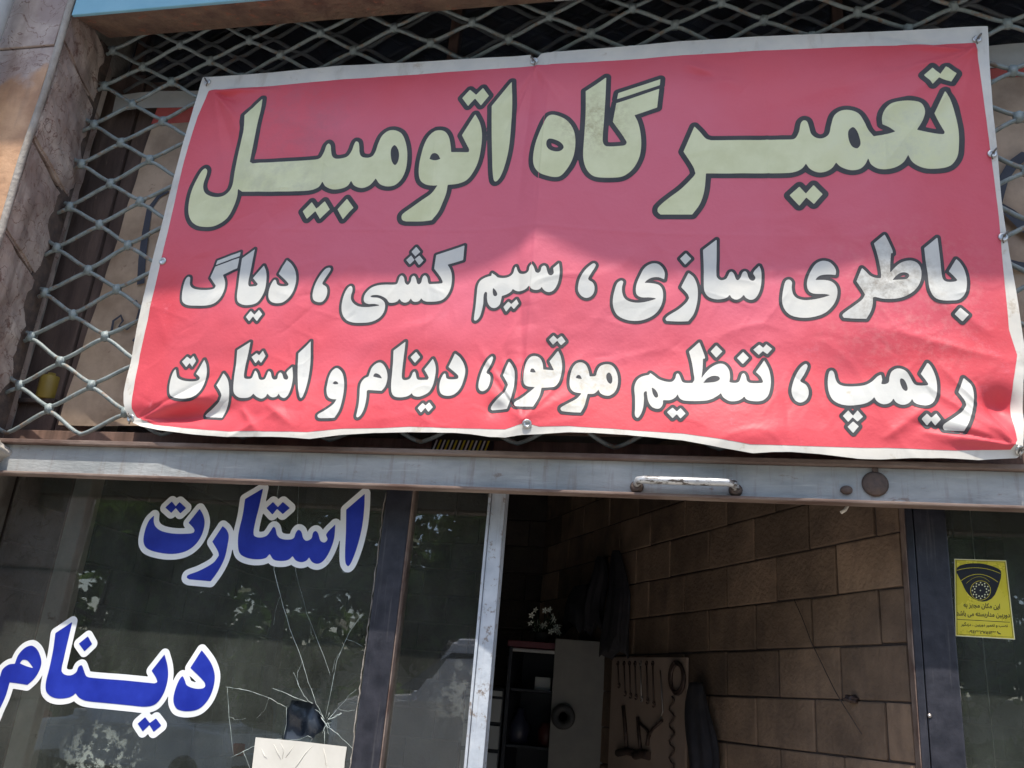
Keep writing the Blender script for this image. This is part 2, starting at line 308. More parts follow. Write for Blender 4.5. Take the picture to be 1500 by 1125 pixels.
smudge(M['red'], V(P(1330,440,-.07)), .34, (.66,.28,.28), 30, .56, .55)
smudge(M['red'], V(P(430,190,-.06)), .35, (.45,.13,.17), 10, .52, .5)

def streaks(m, colr, sc=(38,38,2.2), lo=.56, amount=.55):           # rain and rust runs down a surface
    n = m.node_tree.nodes; l = m.node_tree.links; b = n['Principled BSDF']; src = b.inputs['Base Color'].links[0].from_socket
    tc = n.new('ShaderNodeTexCoord'); mp = n.new('ShaderNodeMapping'); mp.inputs['Scale'].default_value = sc; l.new(tc.outputs['Object'], mp.inputs[0])
    no = n.new('ShaderNodeTexNoise'); no.inputs['Scale'].default_value = 1; no.inputs['Detail'].default_value = 7; no.inputs['Roughness'].default_value = .6; l.new(mp.outputs[0], no.inputs['Vector'])
    r2 = n.new('ShaderNodeMapRange'); r2.inputs[1].default_value = lo; r2.inputs[2].default_value = lo+.16; r2.inputs[4].default_value = amount; l.new(no.outputs['Fac'], r2.inputs[0])
    mx = n.new('ShaderNodeMix'); mx.data_type = 'RGBA'; l.new(r2.outputs[0], mx.inputs[0]); l.new(src, mx.inputs[6]); mx.inputs[7].default_value = (*colr, 1); l.new(mx.outputs[2], b.inputs['Base Color'])
streaks(M['beam'], (.20,.155,.125), (34,34,3.5), .53, .6); streaks(M['beam'], (.60,.60,.57), (5,5,60), .60, .5)
streaks(M['grey_bar'], (.20,.165,.14), (60,60,2.5), .55, .6); streaks(M['black_post'], (.13,.12,.115), (60,60,3), .58, .45)
streaks(M['wire'], (.16,.115,.085), (30,30,30), .54, .7); streaks(M['block'], (.07,.05,.04), (6,6,2), .52, .6); streaks(M['stone'], (.13,.095,.08), (9,9,1.6), .50, .6); streaks(M['face'], (.17,.11,.08), (9,9,1.6), .58, .45)
streaks(M['white_sheet'], (.36,.31,.24), (16,16,5), .56, .55)
M['plastic'] = mat('dark_plastic', (.022,.03,.042), (.045,.055,.07), scale=14, rough=.3, bump=.3, bscale=14)
M['panel_brown'] = mat('worn_boards', (.075,.05,.042), (.16,.11,.09), scale=5, rough=.8, stretch=(3,3,.6), spots=(.25,.19,.15), spot_lo=.64, bump=.3)
M['wire_dark'] = mat('reflected_wire', (.10,.11,.115), (.17,.18,.18), scale=25, rough=.7, spots=(.16,.12,.09), spot_lo=.55, spot_scale=30)  # darker wire copy for the lattice that stands in for the reflection
# traced lettering outlines: style, photo offset, zoom, closed outlines ('-' marks a counter)
WORDS = [
('A',265,120,4.1667,["500,105* 390,205* 385,290 370,360 350,450 330,550 318,625 300,665 265,695 225,705 180,698 150,680 138,650 142,615 158,570 162,542 150,530 130,545 100,595 70,660 52,730 48,800 65,850 100,878 150,887 200,883 250,860 290,825 325,760 345,700 350,655* 375,672* 560,672* 780,665 840,645 865,610* 885,640 930,658 985,652 1020,635 1040,605* 1060,635 1105,650 1150,635 1180,605 1190,590* 1215,625 1260,640 1310,630 1350,590 1375,530 1383,450 1375,380 1350,320 1310,298 1270,300 1230,330 1205,380 1190,425 1170,455 1140,465 1105,458 1092,435 1090,400 1085,372 1070,365 1058,385 1045,420 1020,455 985,468 945,470 925,455 918,420 915,390 903,378 890,390 875,430 850,468 800,478 600,490* 440,500* 422,490* 440,400 470,250 490,170",
 "-1305,388 1285,410 1282,450 1290,490 1308,510 1325,490 1333,450 1325,410",
 "800,735* 745,792* 770,838* 822,790* 850,838* 910,780* 880,730* 828,775*","1015,715* 957,780* 990,840* 1055,770*"]),
('A',560,100,4.6875,["890,95* 893,250 885,400 870,550 845,660 815,740 790,775 775,780 765,765 758,700 755,600 752,450 752,262*",
 "603,150* 550,208* 590,262* 638,210* 678,258* 733,192* 693,138* 645,185*",
 "640,318* 548,462* 598,560* 595,578* 474,578* 470,530 458,475 435,440 400,428 360,435 320,470 290,525 270,590 255,660 252,730 265,775 300,800 350,808 380,806* 340,860 270,910 200,960 145,1000 133,1020 140,1045 165,1054* 270,1054 340,1046* 385,990 415,925 440,860 450,803* 520,795 580,770 625,715 660,640 680,540 685,450 672,380",
 "-325,625* 340,592 365,585 385,597 400,625* 375,633 350,633"]),
('A',765,95,6.25,["770,118* 582,245* 582,400 575,560 565,700 558,830 570,910 600,975 650,1020 720,1035 860,1035 930,1020 1000,970 1050,900 1080,820 1090,720 1082,620 1060,530 1028,465* 1235,395* 1255,222* 862,355* 830,525* 955,705 945,735 900,745 770,748 742,720 738,660 750,500 765,250",
 "1265,135* 880,262* 868,318* 1260,190*",
 "270,460 230,480 195,540 155,630 120,730 100,850 110,930 150,985 220,1015 300,1030 350,1020 400,970 445,900 475,820 487,720 480,630 450,560 400,505 335,472","-250,678 225,700 222,740 245,775 300,795 350,790 380,760 365,725 320,695"]),
('A',950,85,3.125,["1357,152* 1308,255* 1355,340* 1350,350 1300,345 1228,330* 1255,285 1265,245 1250,210 1215,198 1160,198 1110,210 1080,240 1068,275 1070,305* 1100,318 1130,338* 1090,350 1030,360* 1005,330 985,290 960,255 920,240 880,243 850,265 835,310 825,350 800,368 770,368 745,350 735,320 725,292 710,287 697,300 688,340 670,370 640,375 285,378* 262,370 235,340 210,315* 160,430* 205,500 215,530* 205,545 150,600 90,645 45,685 42,705 55,718* 200,718* 235,670 255,610 263,530* 290,530* 500,530* 640,528 680,520 705,505 720,485* 740,510 775,525 810,522 840,505 858,480* 880,500 925,515 965,510 990,490 1005,460* 1020,490 1060,510 1120,505 1165,480 1188,445* 1210,480 1260,505 1320,508 1380,495 1412,455 1420,400 1418,330 1400,250 1380,190",
 "-935,318 915,335 915,370 930,405 955,415 970,395 962,355 950,330","1300,45* 1260,80* 1300,120* 1330,90* 1385,110* 1410,72* 1360,40* 1335,75*","690,590* 645,630* 690,678* 722,640* 757,670* 797,625* 755,583* 720,622*"]),
('B',1130,335,5,["130,375 150,395 148,430 158,480 185,510 240,525 310,520 380,505 432,488* 390,481 310,478 275,460 260,420 265,370 290,310 325,260 370,238 420,245 455,275 472,310 470,342* 425,338 370,342 340,355 320,378* 390,378 440,390 472,420 483,460 475,515 445,570 390,620 310,648 230,655 150,640 105,605 80,550 80,490 90,430 105,385",
 "828,45* 750,110* 775,190 795,280 803,340 800,365* 760,362 720,345 685,310 662,290* 622,388* 665,450 685,485* 665,520 600,570 525,625 520,640 530,655* 600,660 695,662* 725,610 740,560 742,505* 760,502* 820,515 900,515 970,500 1040,460 1085,400 1098,330 1085,275 1055,245 1010,235 950,250 900,290 868,328* 870,250 875,180* 888,183* 885,160 850,85","-885,378* 920,340 960,322 1000,330 1008,350 990,370 940,375",
 "1215,65* 1118,145* 1130,250 1143,330 1150,400 1165,460 1195,505 1240,525 1320,528 1375,520 1415,480 1430,420 1425,350 1405,290 1375,245 1352,225* 1298,315* 1335,350 1362,380* 1340,390 1280,390 1255,370 1245,330 1235,230","1383,580* 1340,628* 1398,682* 1445,632*"]),
('B',885,345,6.25,["155,415 175,425 165,470 165,520 185,575 230,605 300,618 380,610 485,580* 420,570 340,568 300,545 290,500 300,440 330,370 370,300 430,262 490,262 535,300 555,350 550,405* 500,385 440,388 395,410 370,435* 440,440 500,455 530,490 540,550 530,620 495,690 440,740 360,775 280,785 190,770 120,730 85,660 80,590 95,510 120,440",
 "772,345* 705,475* 765,540 778,575* 755,615 680,680 590,735 562,765 570,785* 680,790 770,788* 820,720 850,620 858,520 845,440 815,380","748,165* 695,215* 742,270* 798,215*",
 "1030,40* 905,135* 912,300 912,430 918,510 950,560 1010,585 1080,585 1125,570 1150,545* 1170,575 1210,590 1250,575 1278,545* 1300,575 1340,592 1380,580 1415,530 1435,460 1440,380 1435,320 1420,280* 1365,345 1385,390 1370,415 1340,412 1320,385 1305,340 1285,330 1265,345 1250,385 1225,412 1205,400 1190,360 1170,335 1150,340 1135,370 1115,400 1075,412 1045,400 1028,370 1030,200"]),
('B',680,370,6.25,["868,100* 815,145* 820,190 800,210 775,205 760,170 748,130 730,122 710,135 700,170 680,188 655,180 640,140 620,110 600,130 590,170 560,195 510,195 490,170 475,130 462,150 450,190 420,220 370,235 310,230 285,210 255,190* 250,215* 200,230 150,260 125,310 115,400 105,500 92,590 92,620 110,625 140,595 160,540 175,470 180,390 195,362 210,370 210,420 220,470 250,505 290,508 325,480 340,430 345,400* 390,385 430,360 445,335* 480,355 520,355 565,335 592,305* 620,335 660,345 695,335 710,315* 730,345 770,365 815,350 850,300 870,230 875,160","-265,325* 262,360 270,395 290,402 305,385 290,350",
 "405,450* 360,500* 385,545* 430,490* 455,520* 500,470* 480,430* 432,475*","1190,100 1205,120 1170,180 1135,240 1145,258* 1175,275 1192,310 1190,360 1165,400 1120,418 1075,400 1045,355 1045,300 1065,230 1110,160 1160,115"]),
('B',490,350,7.5,["1430,75* 1120,180* 1097,330* 1165,420 1190,470* 1185,490 1040,500* 1030,480 1020,430 1000,405 980,410 965,440 955,480 930,502 910,490 900,450 885,415 870,408 850,425 840,470 815,505 795,505 775,480 765,430 742,405 720,420 705,460 690,495 660,505 560,505 470,515 400,545 345,600 325,650 330,695 370,718 440,718 510,732* 430,745 350,752 270,745 215,715 185,670 185,620 200,570 195,530 180,520 150,540 115,600 90,680 80,760 90,830 130,890 200,920 300,925 400,915 480,880 530,830 555,770 555,710 530,675 480,650 420,645 390,635* 420,622 480,620 540,640 580,670 600,700 640,705 690,690 715,660* 740,690 775,703 815,690 840,655* 860,685 890,695 930,685 955,655* 980,680 1020,692 1120,690 1190,670 1240,620 1275,550 1290,470 1290,400 1275,340 1243,285* 1415,235*",
 "900,90* 848,145* 890,195* 945,145*","845,185* 790,235* 830,285* 880,235*","935,185* 885,225* 930,290* 980,240*"]),
('B',255,355,6.25,["600,145* 380,225* 335,325* 385,400* 370,425 320,437 240,437 180,425 150,395 150,350 148,322 130,318 105,350 85,420 75,490 80,545 120,575 200,582 300,580 370,560 425,510 460,440 470,370 450,300* 580,240*","612,90* 400,170* 385,210* 605,128*",
 "742,65* 625,150* 605,280 590,400 578,500 590,550 640,575 700,575 760,555 805,500 835,430 848,340 845,270 825,215* 725,330* 770,385* 755,402* 690,405 682,370 700,280 725,150","705,630* 660,685* 690,725* 725,680* 760,725* 810,660* 780,620* 738,665*",
 "1035,165* 960,290* 1050,380 1040,400 980,403 945,385 935,350 920,345 890,390 870,450 868,510 890,545 940,560 1000,550 1060,500 1100,430 1120,340 1110,260 1075,200","1430,235 1435,255 1400,310 1360,375 1365,390* 1395,410 1405,445 1395,500 1360,545 1320,550 1280,530 1270,480 1290,400 1330,320 1390,245"]),
('B',1200,510,6.25,["990,135* 928,238* 970,290 998,330* 990,342 890,342 860,320 830,265 795,215 745,190 700,192 660,220 642,270 635,315 600,332 565,330* 575,290 565,245* 535,260 480,310 420,340 330,352 230,350 175,330 150,290 135,230 118,208 95,215 80,270 78,340 90,410 120,470 180,510 260,527 350,522 430,505 480,475 502,450* 530,490 580,515 630,510 665,485 678,460* 700,495 750,520 800,515 835,490 848,465* 870,500 920,520 990,525 1040,500 1070,440 1078,370 1070,290 1045,215 1015,160","-745,280 738,310 760,370 790,395 808,380 800,335 775,290",
 "265,572* 215,622* 265,678* 305,635* 350,675* 400,630* 350,572* 308,620*","310,672* 258,722* 310,780* 362,717*","985,600* 935,650* 985,712* 1023,665* 1060,712* 1112,655* 1070,600* 1025,640*",
 "1320,275* 1272,405* 1330,480 1345,525* 1310,580 1230,640 1145,695 1130,720 1140,752* 1230,760 1325,762* 1365,690 1395,600 1412,500 1412,410 1390,340"]),
('B',920,495,5.357,["1068,178* 1003,270* 1040,305 1060,345* 1050,355 960,355 935,340 925,305 910,280 895,285 885,310 870,345 840,355 795,350* 800,300 790,250 755,210 710,205 650,235 605,280 575,320* 585,240 588,165* 605,165* 600,140 560,35* 478,108* 500,190 515,280 520,330 505,355* 450,355 425,345 410,310 395,282 380,285 370,320 345,345 300,345 240,325 200,295 175,278* 165,292* 110,305 70,335 50,390 55,470 55,560 55,610 75,630 100,600 118,550 125,480 125,430 145,420 150,450 160,500 190,545 240,558 270,530 275,490* 330,490 370,470 388,445* 410,480 450,495 600,495 660,480 710,450 728,435* 750,470 800,498 860,495 895,478 912,460* 930,485 980,498 1050,495 1095,460 1115,400 1120,330 1105,250",
 "-185,390* 195,440 215,470 235,465 232,435 210,405","-590,355* 620,320 665,300 710,305 720,325 690,345 640,352","692,60* 648,108* 692,158* 740,108*","903,112* 855,160* 900,208* 948,158*","1030,55* 982,95* 1025,135* 1058,105* 1092,130* 1130,88* 1085,52* 1060,80*","350,548* 305,585* 350,632* 382,600* 412,635* 452,595* 412,552* 382,580*",
 "1395,205 1408,225 1380,290 1350,340 1360,350* 1395,370 1415,410 1415,450 1395,490 1350,510 1310,490 1285,440 1285,390 1310,310 1350,240"]),
('B',690,490,6.818,["1345,300 1290,320 1260,370 1245,415 1185,422* 1175,370 1150,310 1110,282 1060,288 1020,330 995,400 985,480 995,540 1030,575 1105,590* 1060,640 980,685 900,730 895,750 910,768* 1000,778 1095,782* 1130,720 1150,650 1165,595* 1220,595 1255,575 1272,550* 1295,590 1340,612 1390,610 1440,570 1465,500 1465,420 1440,350 1400,308","-1378,382 1355,400 1352,440 1370,480 1395,495 1410,475 1410,430 1395,395","-1045,435* 1060,412 1085,408 1110,445* 1080,445",
 "870,165* 785,270* 830,360* 722,352* 715,290 690,240 645,218 600,225 560,270 535,340 525,420 530,490 560,518 640,528* 580,580 500,640 440,675 430,700 445,718* 530,722 620,722* 660,660 690,600 705,535* 780,530 840,520 880,470 905,380 910,300 895,220","-590,375* 600,345 625,345 650,380* 620,382","825,12* 780,55* 818,105* 862,65* 900,112* 945,70* 905,18* 862,50*",
 "380,270* 320,410* 355,470 370,505* 340,570 260,650 205,720 200,750 215,760* 280,755 360,745* 395,650 420,560 435,470 435,370 410,310","210,220 222,240 190,320 155,375 160,392* 185,405 195,430 190,480 165,540 125,568 90,560 75,520 85,450 110,370 160,270"]),
('B',515,490,8.333,["350,345 300,360 250,410 225,470 210,515* 160,540 120,590 105,650 100,750 90,850 70,950 60,1000 75,1015 110,990 145,930 170,850 185,760 190,690 210,680* 280,685 370,690* 410,640 435,570 440,500 425,430 390,370","-265,515* 285,480 310,478 350,500 375,540* 320,530",
 "660,90* 515,200* 508,350 495,500 485,630 495,720 530,760 600,770 670,760 715,740 735,718* 760,750 820,762 890,740 950,700 995,620 1020,520 1030,430 1020,360 995,300* 890,430* 925,490 945,530* 930,555* 815,555 795,530 785,480 770,455 750,470 735,510 710,545 660,560 625,550 615,510 630,350 655,150","790,215* 722,280* 775,350* 840,280*","870,838* 808,900* 850,955* 903,895* 940,950* 995,890* 950,830* 905,870*",
 "1265,235* 1185,400* 1300,500 1305,530 1290,545 1200,550 1160,535 1150,490 1135,478 1105,520 1080,590 1075,670 1100,730 1170,752 1250,735 1320,670 1365,570 1390,450 1370,360 1320,280"]),
('B',240,490,5.357,["1360,265 1325,285 1300,330 1285,390 1278,440 1290,490 1320,508 1358,510* 1330,550 1260,600 1210,630 1210,650 1225,658* 1290,658 1340,655* 1375,600 1400,520 1415,430 1415,360 1400,300","-1325,385* 1345,368 1365,375 1372,390* 1345,393",
 "1155,55* 1058,150* 1052,280 1055,400 1065,480 1078,502 1095,480 1120,410 1140,320 1152,220","682,60* 578,125* 570,230 555,330 548,420 555,465 590,495 640,500 680,490 705,465* 730,490 770,505 800,490 815,465* 840,490 865,495 890,485 903,465* 920,490 950,500 980,470 1005,400 1015,330 1010,255* 965,300 978,335 970,355 945,350 930,310 915,300 900,315 890,350 865,355 850,340 840,300 825,290 810,320 795,350 770,358 750,350 738,310 720,285 708,310 690,345 655,350 632,340 640,260 665,150",
 "730,148* 690,178* 722,228* 745,200* 765,225* 800,170* 780,130* 750,165*","470,305* 415,400* 445,450 455,480* 435,530 380,590 330,635 335,650* 400,652 460,655* 490,600 510,530 515,440 508,370 490,330",
 "320,200* 255,310* 285,340 270,362 220,370 150,362 110,340 100,300 95,275 75,300 55,360 45,430 55,480 100,500 160,505 230,490 290,440 325,370 340,300 335,240","185,175* 145,215* 178,258* 205,225* 225,255* 255,210* 235,170* 210,195*"]),
('W',195,700,4.1667,["1415,98* 1302,195* 1300,330 1295,450 1298,520 1315,540 1340,500 1375,400 1400,290 1412,180",
 "795,65* 685,130* 670,230 645,340 642,420 655,465 700,490 760,498 810,490 835,465* 860,500 910,508 950,500 975,478* 995,505 1030,515 1060,505 1075,485* 1095,515 1130,525 1165,505 1200,450 1228,370 1235,285* 1180,345 1188,375 1170,395 1145,385 1130,340 1115,325 1100,335 1090,370 1060,385 1040,370 1028,330 1010,318 995,335 980,370 940,378 900,370 880,350 870,310 858,300 840,325 815,355 770,365 738,350 745,280 770,180","855,148* 815,185* 852,225* 880,190* 915,222* 958,185* 915,148* 885,180*",
 "548,295* 485,390* 520,450 525,475* 490,520 400,570 335,595 330,610 345,620* 400,625 475,632* 520,570 560,490 580,400 585,350 570,315","408,190* 340,275* 375,315 370,335 320,342 240,340 175,325 140,300 128,270 130,230* 100,260 75,320 65,390 85,430 150,455 240,465 320,450 380,410 420,350 438,280 430,230","238,145* 198,182* 235,215* 262,185* 290,218* 325,185* 285,148* 262,175*"]),
('W',0,885,4.4118,["1305,298* 1232,412* 1320,500 1328,530 1310,545 1260,545 1210,525 1195,490 1180,465 1150,510 1125,590 1125,640 1150,680 1220,692 1290,675 1345,620 1380,540 1390,460 1370,390 1335,335",
 "1065,325* 982,430* 1010,475 1020,505* 1000,512* 800,492* 590,475 560,465 545,430 530,395 510,405 495,440 460,460 420,455 400,430 415,350 440,240 470,115* 360,188* 345,300 320,420 300,500 300,560 330,595 380,610 440,605 475,590 490,575* 515,605 560,625 700,640 850,655 940,663 1000,650 1040,610 1070,550 1088,470 1085,400","570,208* 512,255* 548,305* 598,258*","940,730* 892,772* 925,822* 968,780* 995,825* 1045,785* 1010,738* 970,768*",
 "205,268 160,285 120,330 98,385* 60,390 20,420 5,460 -20,540 -50,650 -90,760 -80,800 -40,770 0,680 40,590 65,505* 120,512 180,522* 225,480 260,420 270,370 255,315 235,285","-130,382* 150,360 180,365 220,415* 170,400"]),
]

# ------------------------------------------------------------------ the setting
sy = -3.6
def quad_sheet(name, x0, x1, y0, y1, z, m, kind='structure'):
    o = mesh(name, [(x0,y0,z),(x1,y0,z),(x1,y1,z),(x0,y1,z)], [(0,1,2,3)], m); tag(o, kind=kind); return o
quad_sheet('ground', -300, 300, -300, 300, -.16, M['asphalt'])
quad_sheet('road', -120, 120, -22, sy-.15, -.156, M['asphalt'])
tag(MB().box(-40, 40, sy, .1, -.15, 0.0).build('pavement', M['paving']), kind='structure')
tag(MB().box(-40, 40, sy-.15, sy-.002, -.155, 0.012, .012).build('kerb', M['kerb']), kind='structure')
tag(MB().box(-2.75, 1.6, .102, 3.0, -.12, 0.004).build('shop_floor', M['cement']), kind='structure')

# unseen overhang slab, added to throw the shade over the upper banner
tag(MB().box(-7, 7, -1.2, .0, 5.70, 5.88, .01).build('shade_overhang', M['cement']), 'wide unseen concrete overhang added high above the shop front for shade', 'overhang')

# wall over the opening, and lintel
fw = empty('facade_wall', (-.5, 0, 4.0)); tag(fw, 'upper facade wall rising above the blue lintel', 'wall')
MB().box(-7, 7, -.24, .30, 4.75, 5.69).build('wall_face', M['far_wall'], fw)
lt = empty('lintel', (-.6, -.2, 3.97)); tag(lt, 'pale blue lintel with a brown rusty underside over the grille', 'lintel')
def slope_box(name, x0, x1, yf, zf, yb, zb, top, m, par):
    vs = [(x0,yf,zf),(x1,yf,zf),(x1,yb,zb),(x0,yb,zb),(x0,yf,top),(x1,yf,top),(x1,yb,top),(x0,yb,top)]
    return mesh(name, vs, [(0,3,2,1),(0,1,5,4),(1,2,6,5),(2,3,7,6),(3,0,4,7)], m, par)
slope_box('soffit', -2.40, -.545, -.255, 3.968, -.06, 4.035, 4.02+.03, M['soffit'], lt)
slope_box('soffit', -.543, 1.6, -.255, 3.972, -.06, 4.035, 4.02+.03, M['grey_panel'], lt)
mb = MB()
mb.box(-2.402, 1.6, -.27, -.2555, 3.962, 4.75, .004); mb.build('fascia', M['blue_paint'], lt)
MB().box(-2.402, 1.6, -.2545, -.06, 4.052, 4.748).build('core', M['cement'], lt)

# left stone pillar: plaster face, stone reveal slabs, mortar bead on the arris
pl = empty('stone_pillar', (-2.8, 0, 0)); tag(pl, 'purple veined stone pillar with ochre plaster on its face', 'pillar')
rngp = random.Random(3)
X_F, X_B, YF = -2.408, -2.478, -.262
mb = MB(); mb.box(-3.5, -2.53, -.22, .24, 0, 5.69); mb.build('core', M['cement'], pl)
# reveal slabs (between front arris and the grille), slanted joints
zj = [0.0, .55, 1.02, 1.46, 1.93, 2.40, 2.98, 3.36, 3.80, 4.06]
for i in range(len(zj)-1):
    a, b = zj[i]+.004, zj[i+1]-.004; sl_ = .05 if i >= 5 else .02
    off = rngp.uniform(-.006, .006)
    vs = []
    for dz in (a, b):
        for (x, y, k) in ((X_F+off, YF, 0), (X_B+off, .10, 1), (-2.56, .10, 1), (-2.56, YF+.02, 0)):
            vs.append((x, y, dz + (sl_ if k == 0 else -sl_)*(0 if dz in (0.004,) else 1)))
    bm_ = bmesh.new(); bv = [bm_.verts.new(v) for v in vs]
    for f in ((0,1,2,3),(7,6,5,4),(0,4,5,1),(1,5,6,2),(2,6,7,3),(3,7,4,0)): bm_.faces.new([bv[k] for k in f])
    bmesh.ops.recalc_face_normals(bm_, faces=bm_.faces)
    bmesh.ops.bevel(bm_, geom=bm_.edges[:], offset=.008, segments=2, affect='EDGES')
    for _ in range(2): bmesh.ops.subdivide_edges(bm_, edges=[e for e in bm_.edges if e.calc_length() > .03], cuts=3, use_grid_fill=True)
    for v in bm_.verts:
        n_ = .007*math.sin(13*v.co.z+9*v.co.y+i)+.006*math.sin(31*v.co.z-22*v.co.y+2*i)+.004*math.sin(57*v.co.z+61*v.co.y)+random.uniform(-.0012,.0012)
        v.co.x += n_*.4
    me = bpy.data.meshes.new('stone_slab'); bm_.to_mesh(me); bm_.free(); link('stone_slab', me, M['stone'], pl)
# face: bare stone high up, ochre plaster lower down with a ragged edge
MB().box(-3.5, X_F-.035, YF-.004, -.221, 3.83, 5.69, .004).build('stone_slab', M['face'], pl)
MB().box(-3.5, X_F-.035, YF+.002, -.221, 2.75, 3.824, .004).build('plaster_face', M['face'], pl)
MB().box(-3.5, X_F-.035, YF+.002, -.221, 0, 2.744, .004).build('plaster_face', M['cement'], pl)
pts = [(X_F-.012+.004*math.sin(z*9), YF-.004, z) for z in np.linspace(0, 5.6, 60)]
MB().tube(pts, .013, 8).build('mortar_bead', M['cement'], pl)
# lump of cement where the beam is built in
MB().blob((-2.43, -.06, 2.275), (.10, .06, .052), 4, .22).build('cement_lump', M['cement'], pl)
MB().blob((-2.44, -.05, 2.19), (.06, .05, .05), 9, .3).build('cement_lump', M['cement'], pl)
# downpipe at the far left
q = P(2, 20, -.34)
dp = MB().tube([(q[0]-.028, -.34, 0), (q[0]-.028, -.34, 2.5), (q[0]-.028, -.34, 5.6)], .045, 16).build('downpipe', M['grey_panel']); tag(dp, 'pale grey downpipe at the far left of the pillar', 'pipe')

rp = empty('stone_pillar', (2.1, 0, 0)); tag(rp, 'plain stone pillar closing the shop front on the far right', 'pillar')
MB().box(1.601, 2.7, -.265, .24, 0, 4.749, .01).build('shaft', M['stone'], rp)
# ------------------------------------------------------------------ steel beam over the doors
bt = empty('steel_beam', (-.6, 0, 2.21)); tag(bt, 'grey blue painted steel beam with rusty flanges below the banner', 'beam')
zt, zb = P(700, 659, -.055)[2], P(700, 717, -.055)[2]
MB().box(-2.45, 1.6, -.030, -.008, zb+.010, zt-.016, .002).build('web', M['beam'], bt)
MB().box(-2.45, 1.6, -.052, .060, zt-.0155, zt, .003).build('flange', M['rust'], bt)
MB().box(-2.45, 1.6, -.052, -.006, zb+.000, zb+.0095, .003).build('flange', M['rust'], bt)
# pull handle, lock disc with strap, stop: parts of the beam
a, b = P(934, 704, -.07), P(1076, 707, -.07); zc = .5*(a[2]+b[2])
mb = MB()
mb.tube([(a[0]-.004, -.045, zc-.006), (a[0]+.002, -.068, zc), (a[0]+.02, -.075, zc+.001)] + [(a[0]+.02+(b[0]-a[0]-.04)*t, -.075, zc) for t in np.linspace(.1, .9, 6)] + [(b[0]-.02, -.075, zc), (b[0]-.002, -.068, zc-.001), (b[0]+.004, -.045, zc-.008)], .0115, 12)
hb = mb.build('pull_handle', M['handle'], bt); hb['label'] = 'worn chrome pull handle'
for px in (a[0]-.004, b[0]+.004):
    MB().lathe([(.0,0),(.019,.0),(.020,.006),(.015,.016),(.012,.02)], 16, Matrix.Translation((px, -.0305, zc-.012)) @ Matrix.Rotation(math.pi/2, 4, 'X')).build('mount', M['rust_dark'], hb)
q = P(1282, 709, -.033); ld = MB().lathe([(0,0),(.034,0),(.036,.003),(.030,.008),(.010,.011),(.0,.011)], 24, Matrix.Translation((q[0], -.0305, q[2])) @ Matrix.Rotation(math.pi/2, 4, 'X')).build('lock_disc', M['rust_dark'], bt)
MB().box(q[0]-.006, q[0]+.010, -.037, -.0305, q[2]+.0345, zt-.0165, .001).build('strap', M['rust_dark'], ld)
q = P(1240, 720, -.033)
MB().lathe([(0,0),(.017,0),(.016,.008),(.008,.012),(0,.012)], 16, Matrix.Translation((q[0], -.0305, q[2]+.004)) @ Matrix.Rotation(math.pi/2, 4, 'X') @ Matrix.Diagonal((1,.75,1,1))).build('rubber_stop', M['rust_dark'], bt)
q = P(1245, 738, .0)
hk = MB().tube([(q[0], .02, q[2]+.02), (q[0]-.004, .015, q[2]-.002), (q[0]-.012, .01, q[2]-.016), (q[0]-.024, .01, q[2]-.024)], .005, 8).build('wire_hook', M['pale_wood']); tag(hk, 'pale curved hook hanging under the beam right of the handle', 'hook')

# ------------------------------------------------------------------ scissor grille
gr = empty('scissor_grille', (-.6, 0, 2.33)); tag(gr, 'blue grey scissor grille of wavy wires behind the red banner', 'grille')
GX0, PX, PZ, ZA0 = -2.262, .3085, .1867, 2.442
GY = .004
_jr = {}
def jit(j, zkey):           # every crossing sits a few millimetres off the ideal lattice
    return _jr.setdefault((j, round(zkey, 3)), (random.uniform(-.006,.006), random.uniform(-.005,.005), random.uniform(-.004,.004)))
def wire_path(up, k):
    pts = []
    za = ZA0+PZ*k; zb2 = za + (PZ/2 if up else -PZ/2); s = .0075 if up else -.0075
    xs = np.arange(-2, 23)
    for j in range(-2, 25):
        xa = GX0+PX*j/2; xb = xa+PX/2
        z0, z1 = (za, zb2) if j % 2 == 0 else (zb2, za)
        ja, jb = jit(j, z0), jit(j+1, z1)
        # valleys sit a little high and peaks a little low so that neighbours touch, not cross
        z0s = z0 + (s if (j % 2 == 0) else -s); z1s = z1 + (-s if (j % 2 == 0) else s)
        for t in np.linspace(0, 1, 7)[:-1]:
            e = t*t*(3-2*t); m_ = .5*t+.5*e
            pts.append((xa+ja[0]+(xb-xa+jb[0]-ja[0])*t, GY+ja[2]*(1-t)+jb[2]*t, z0s+ja[1]+(z1s-z0s+jb[1]-ja[1])*m_))
    return [p for p in pts if -2.468 < p[0] < 1.598]
for k in range(0, 10):
    for up in (True, False):
        MB().tube(wire_path(up, k), .0075, 8).build('zigzag_wire', M['wire'], gr)
clip = bmesh.new(); bmesh.ops.create_cube(clip, size=1)
for v in clip.verts: v.co = Vector((v.co.x*.027, v.co.y*.024, v.co.z*.036))
bmesh.ops.bevel(clip, geom=clip.edges[:], offset=.004, segments=2, affect='EDGES')
cme = bpy.data.meshes.new('clip'); clip.to_mesh(cme); clip.free(); cme.polygons.foreach_set('use_smooth', [True]*len(cme.polygons)); cme.materials.append(M['wire_clip'])
bpy.context.view_layer.update(); ginv = gr.matrix_world.inverted()
nclip = 0
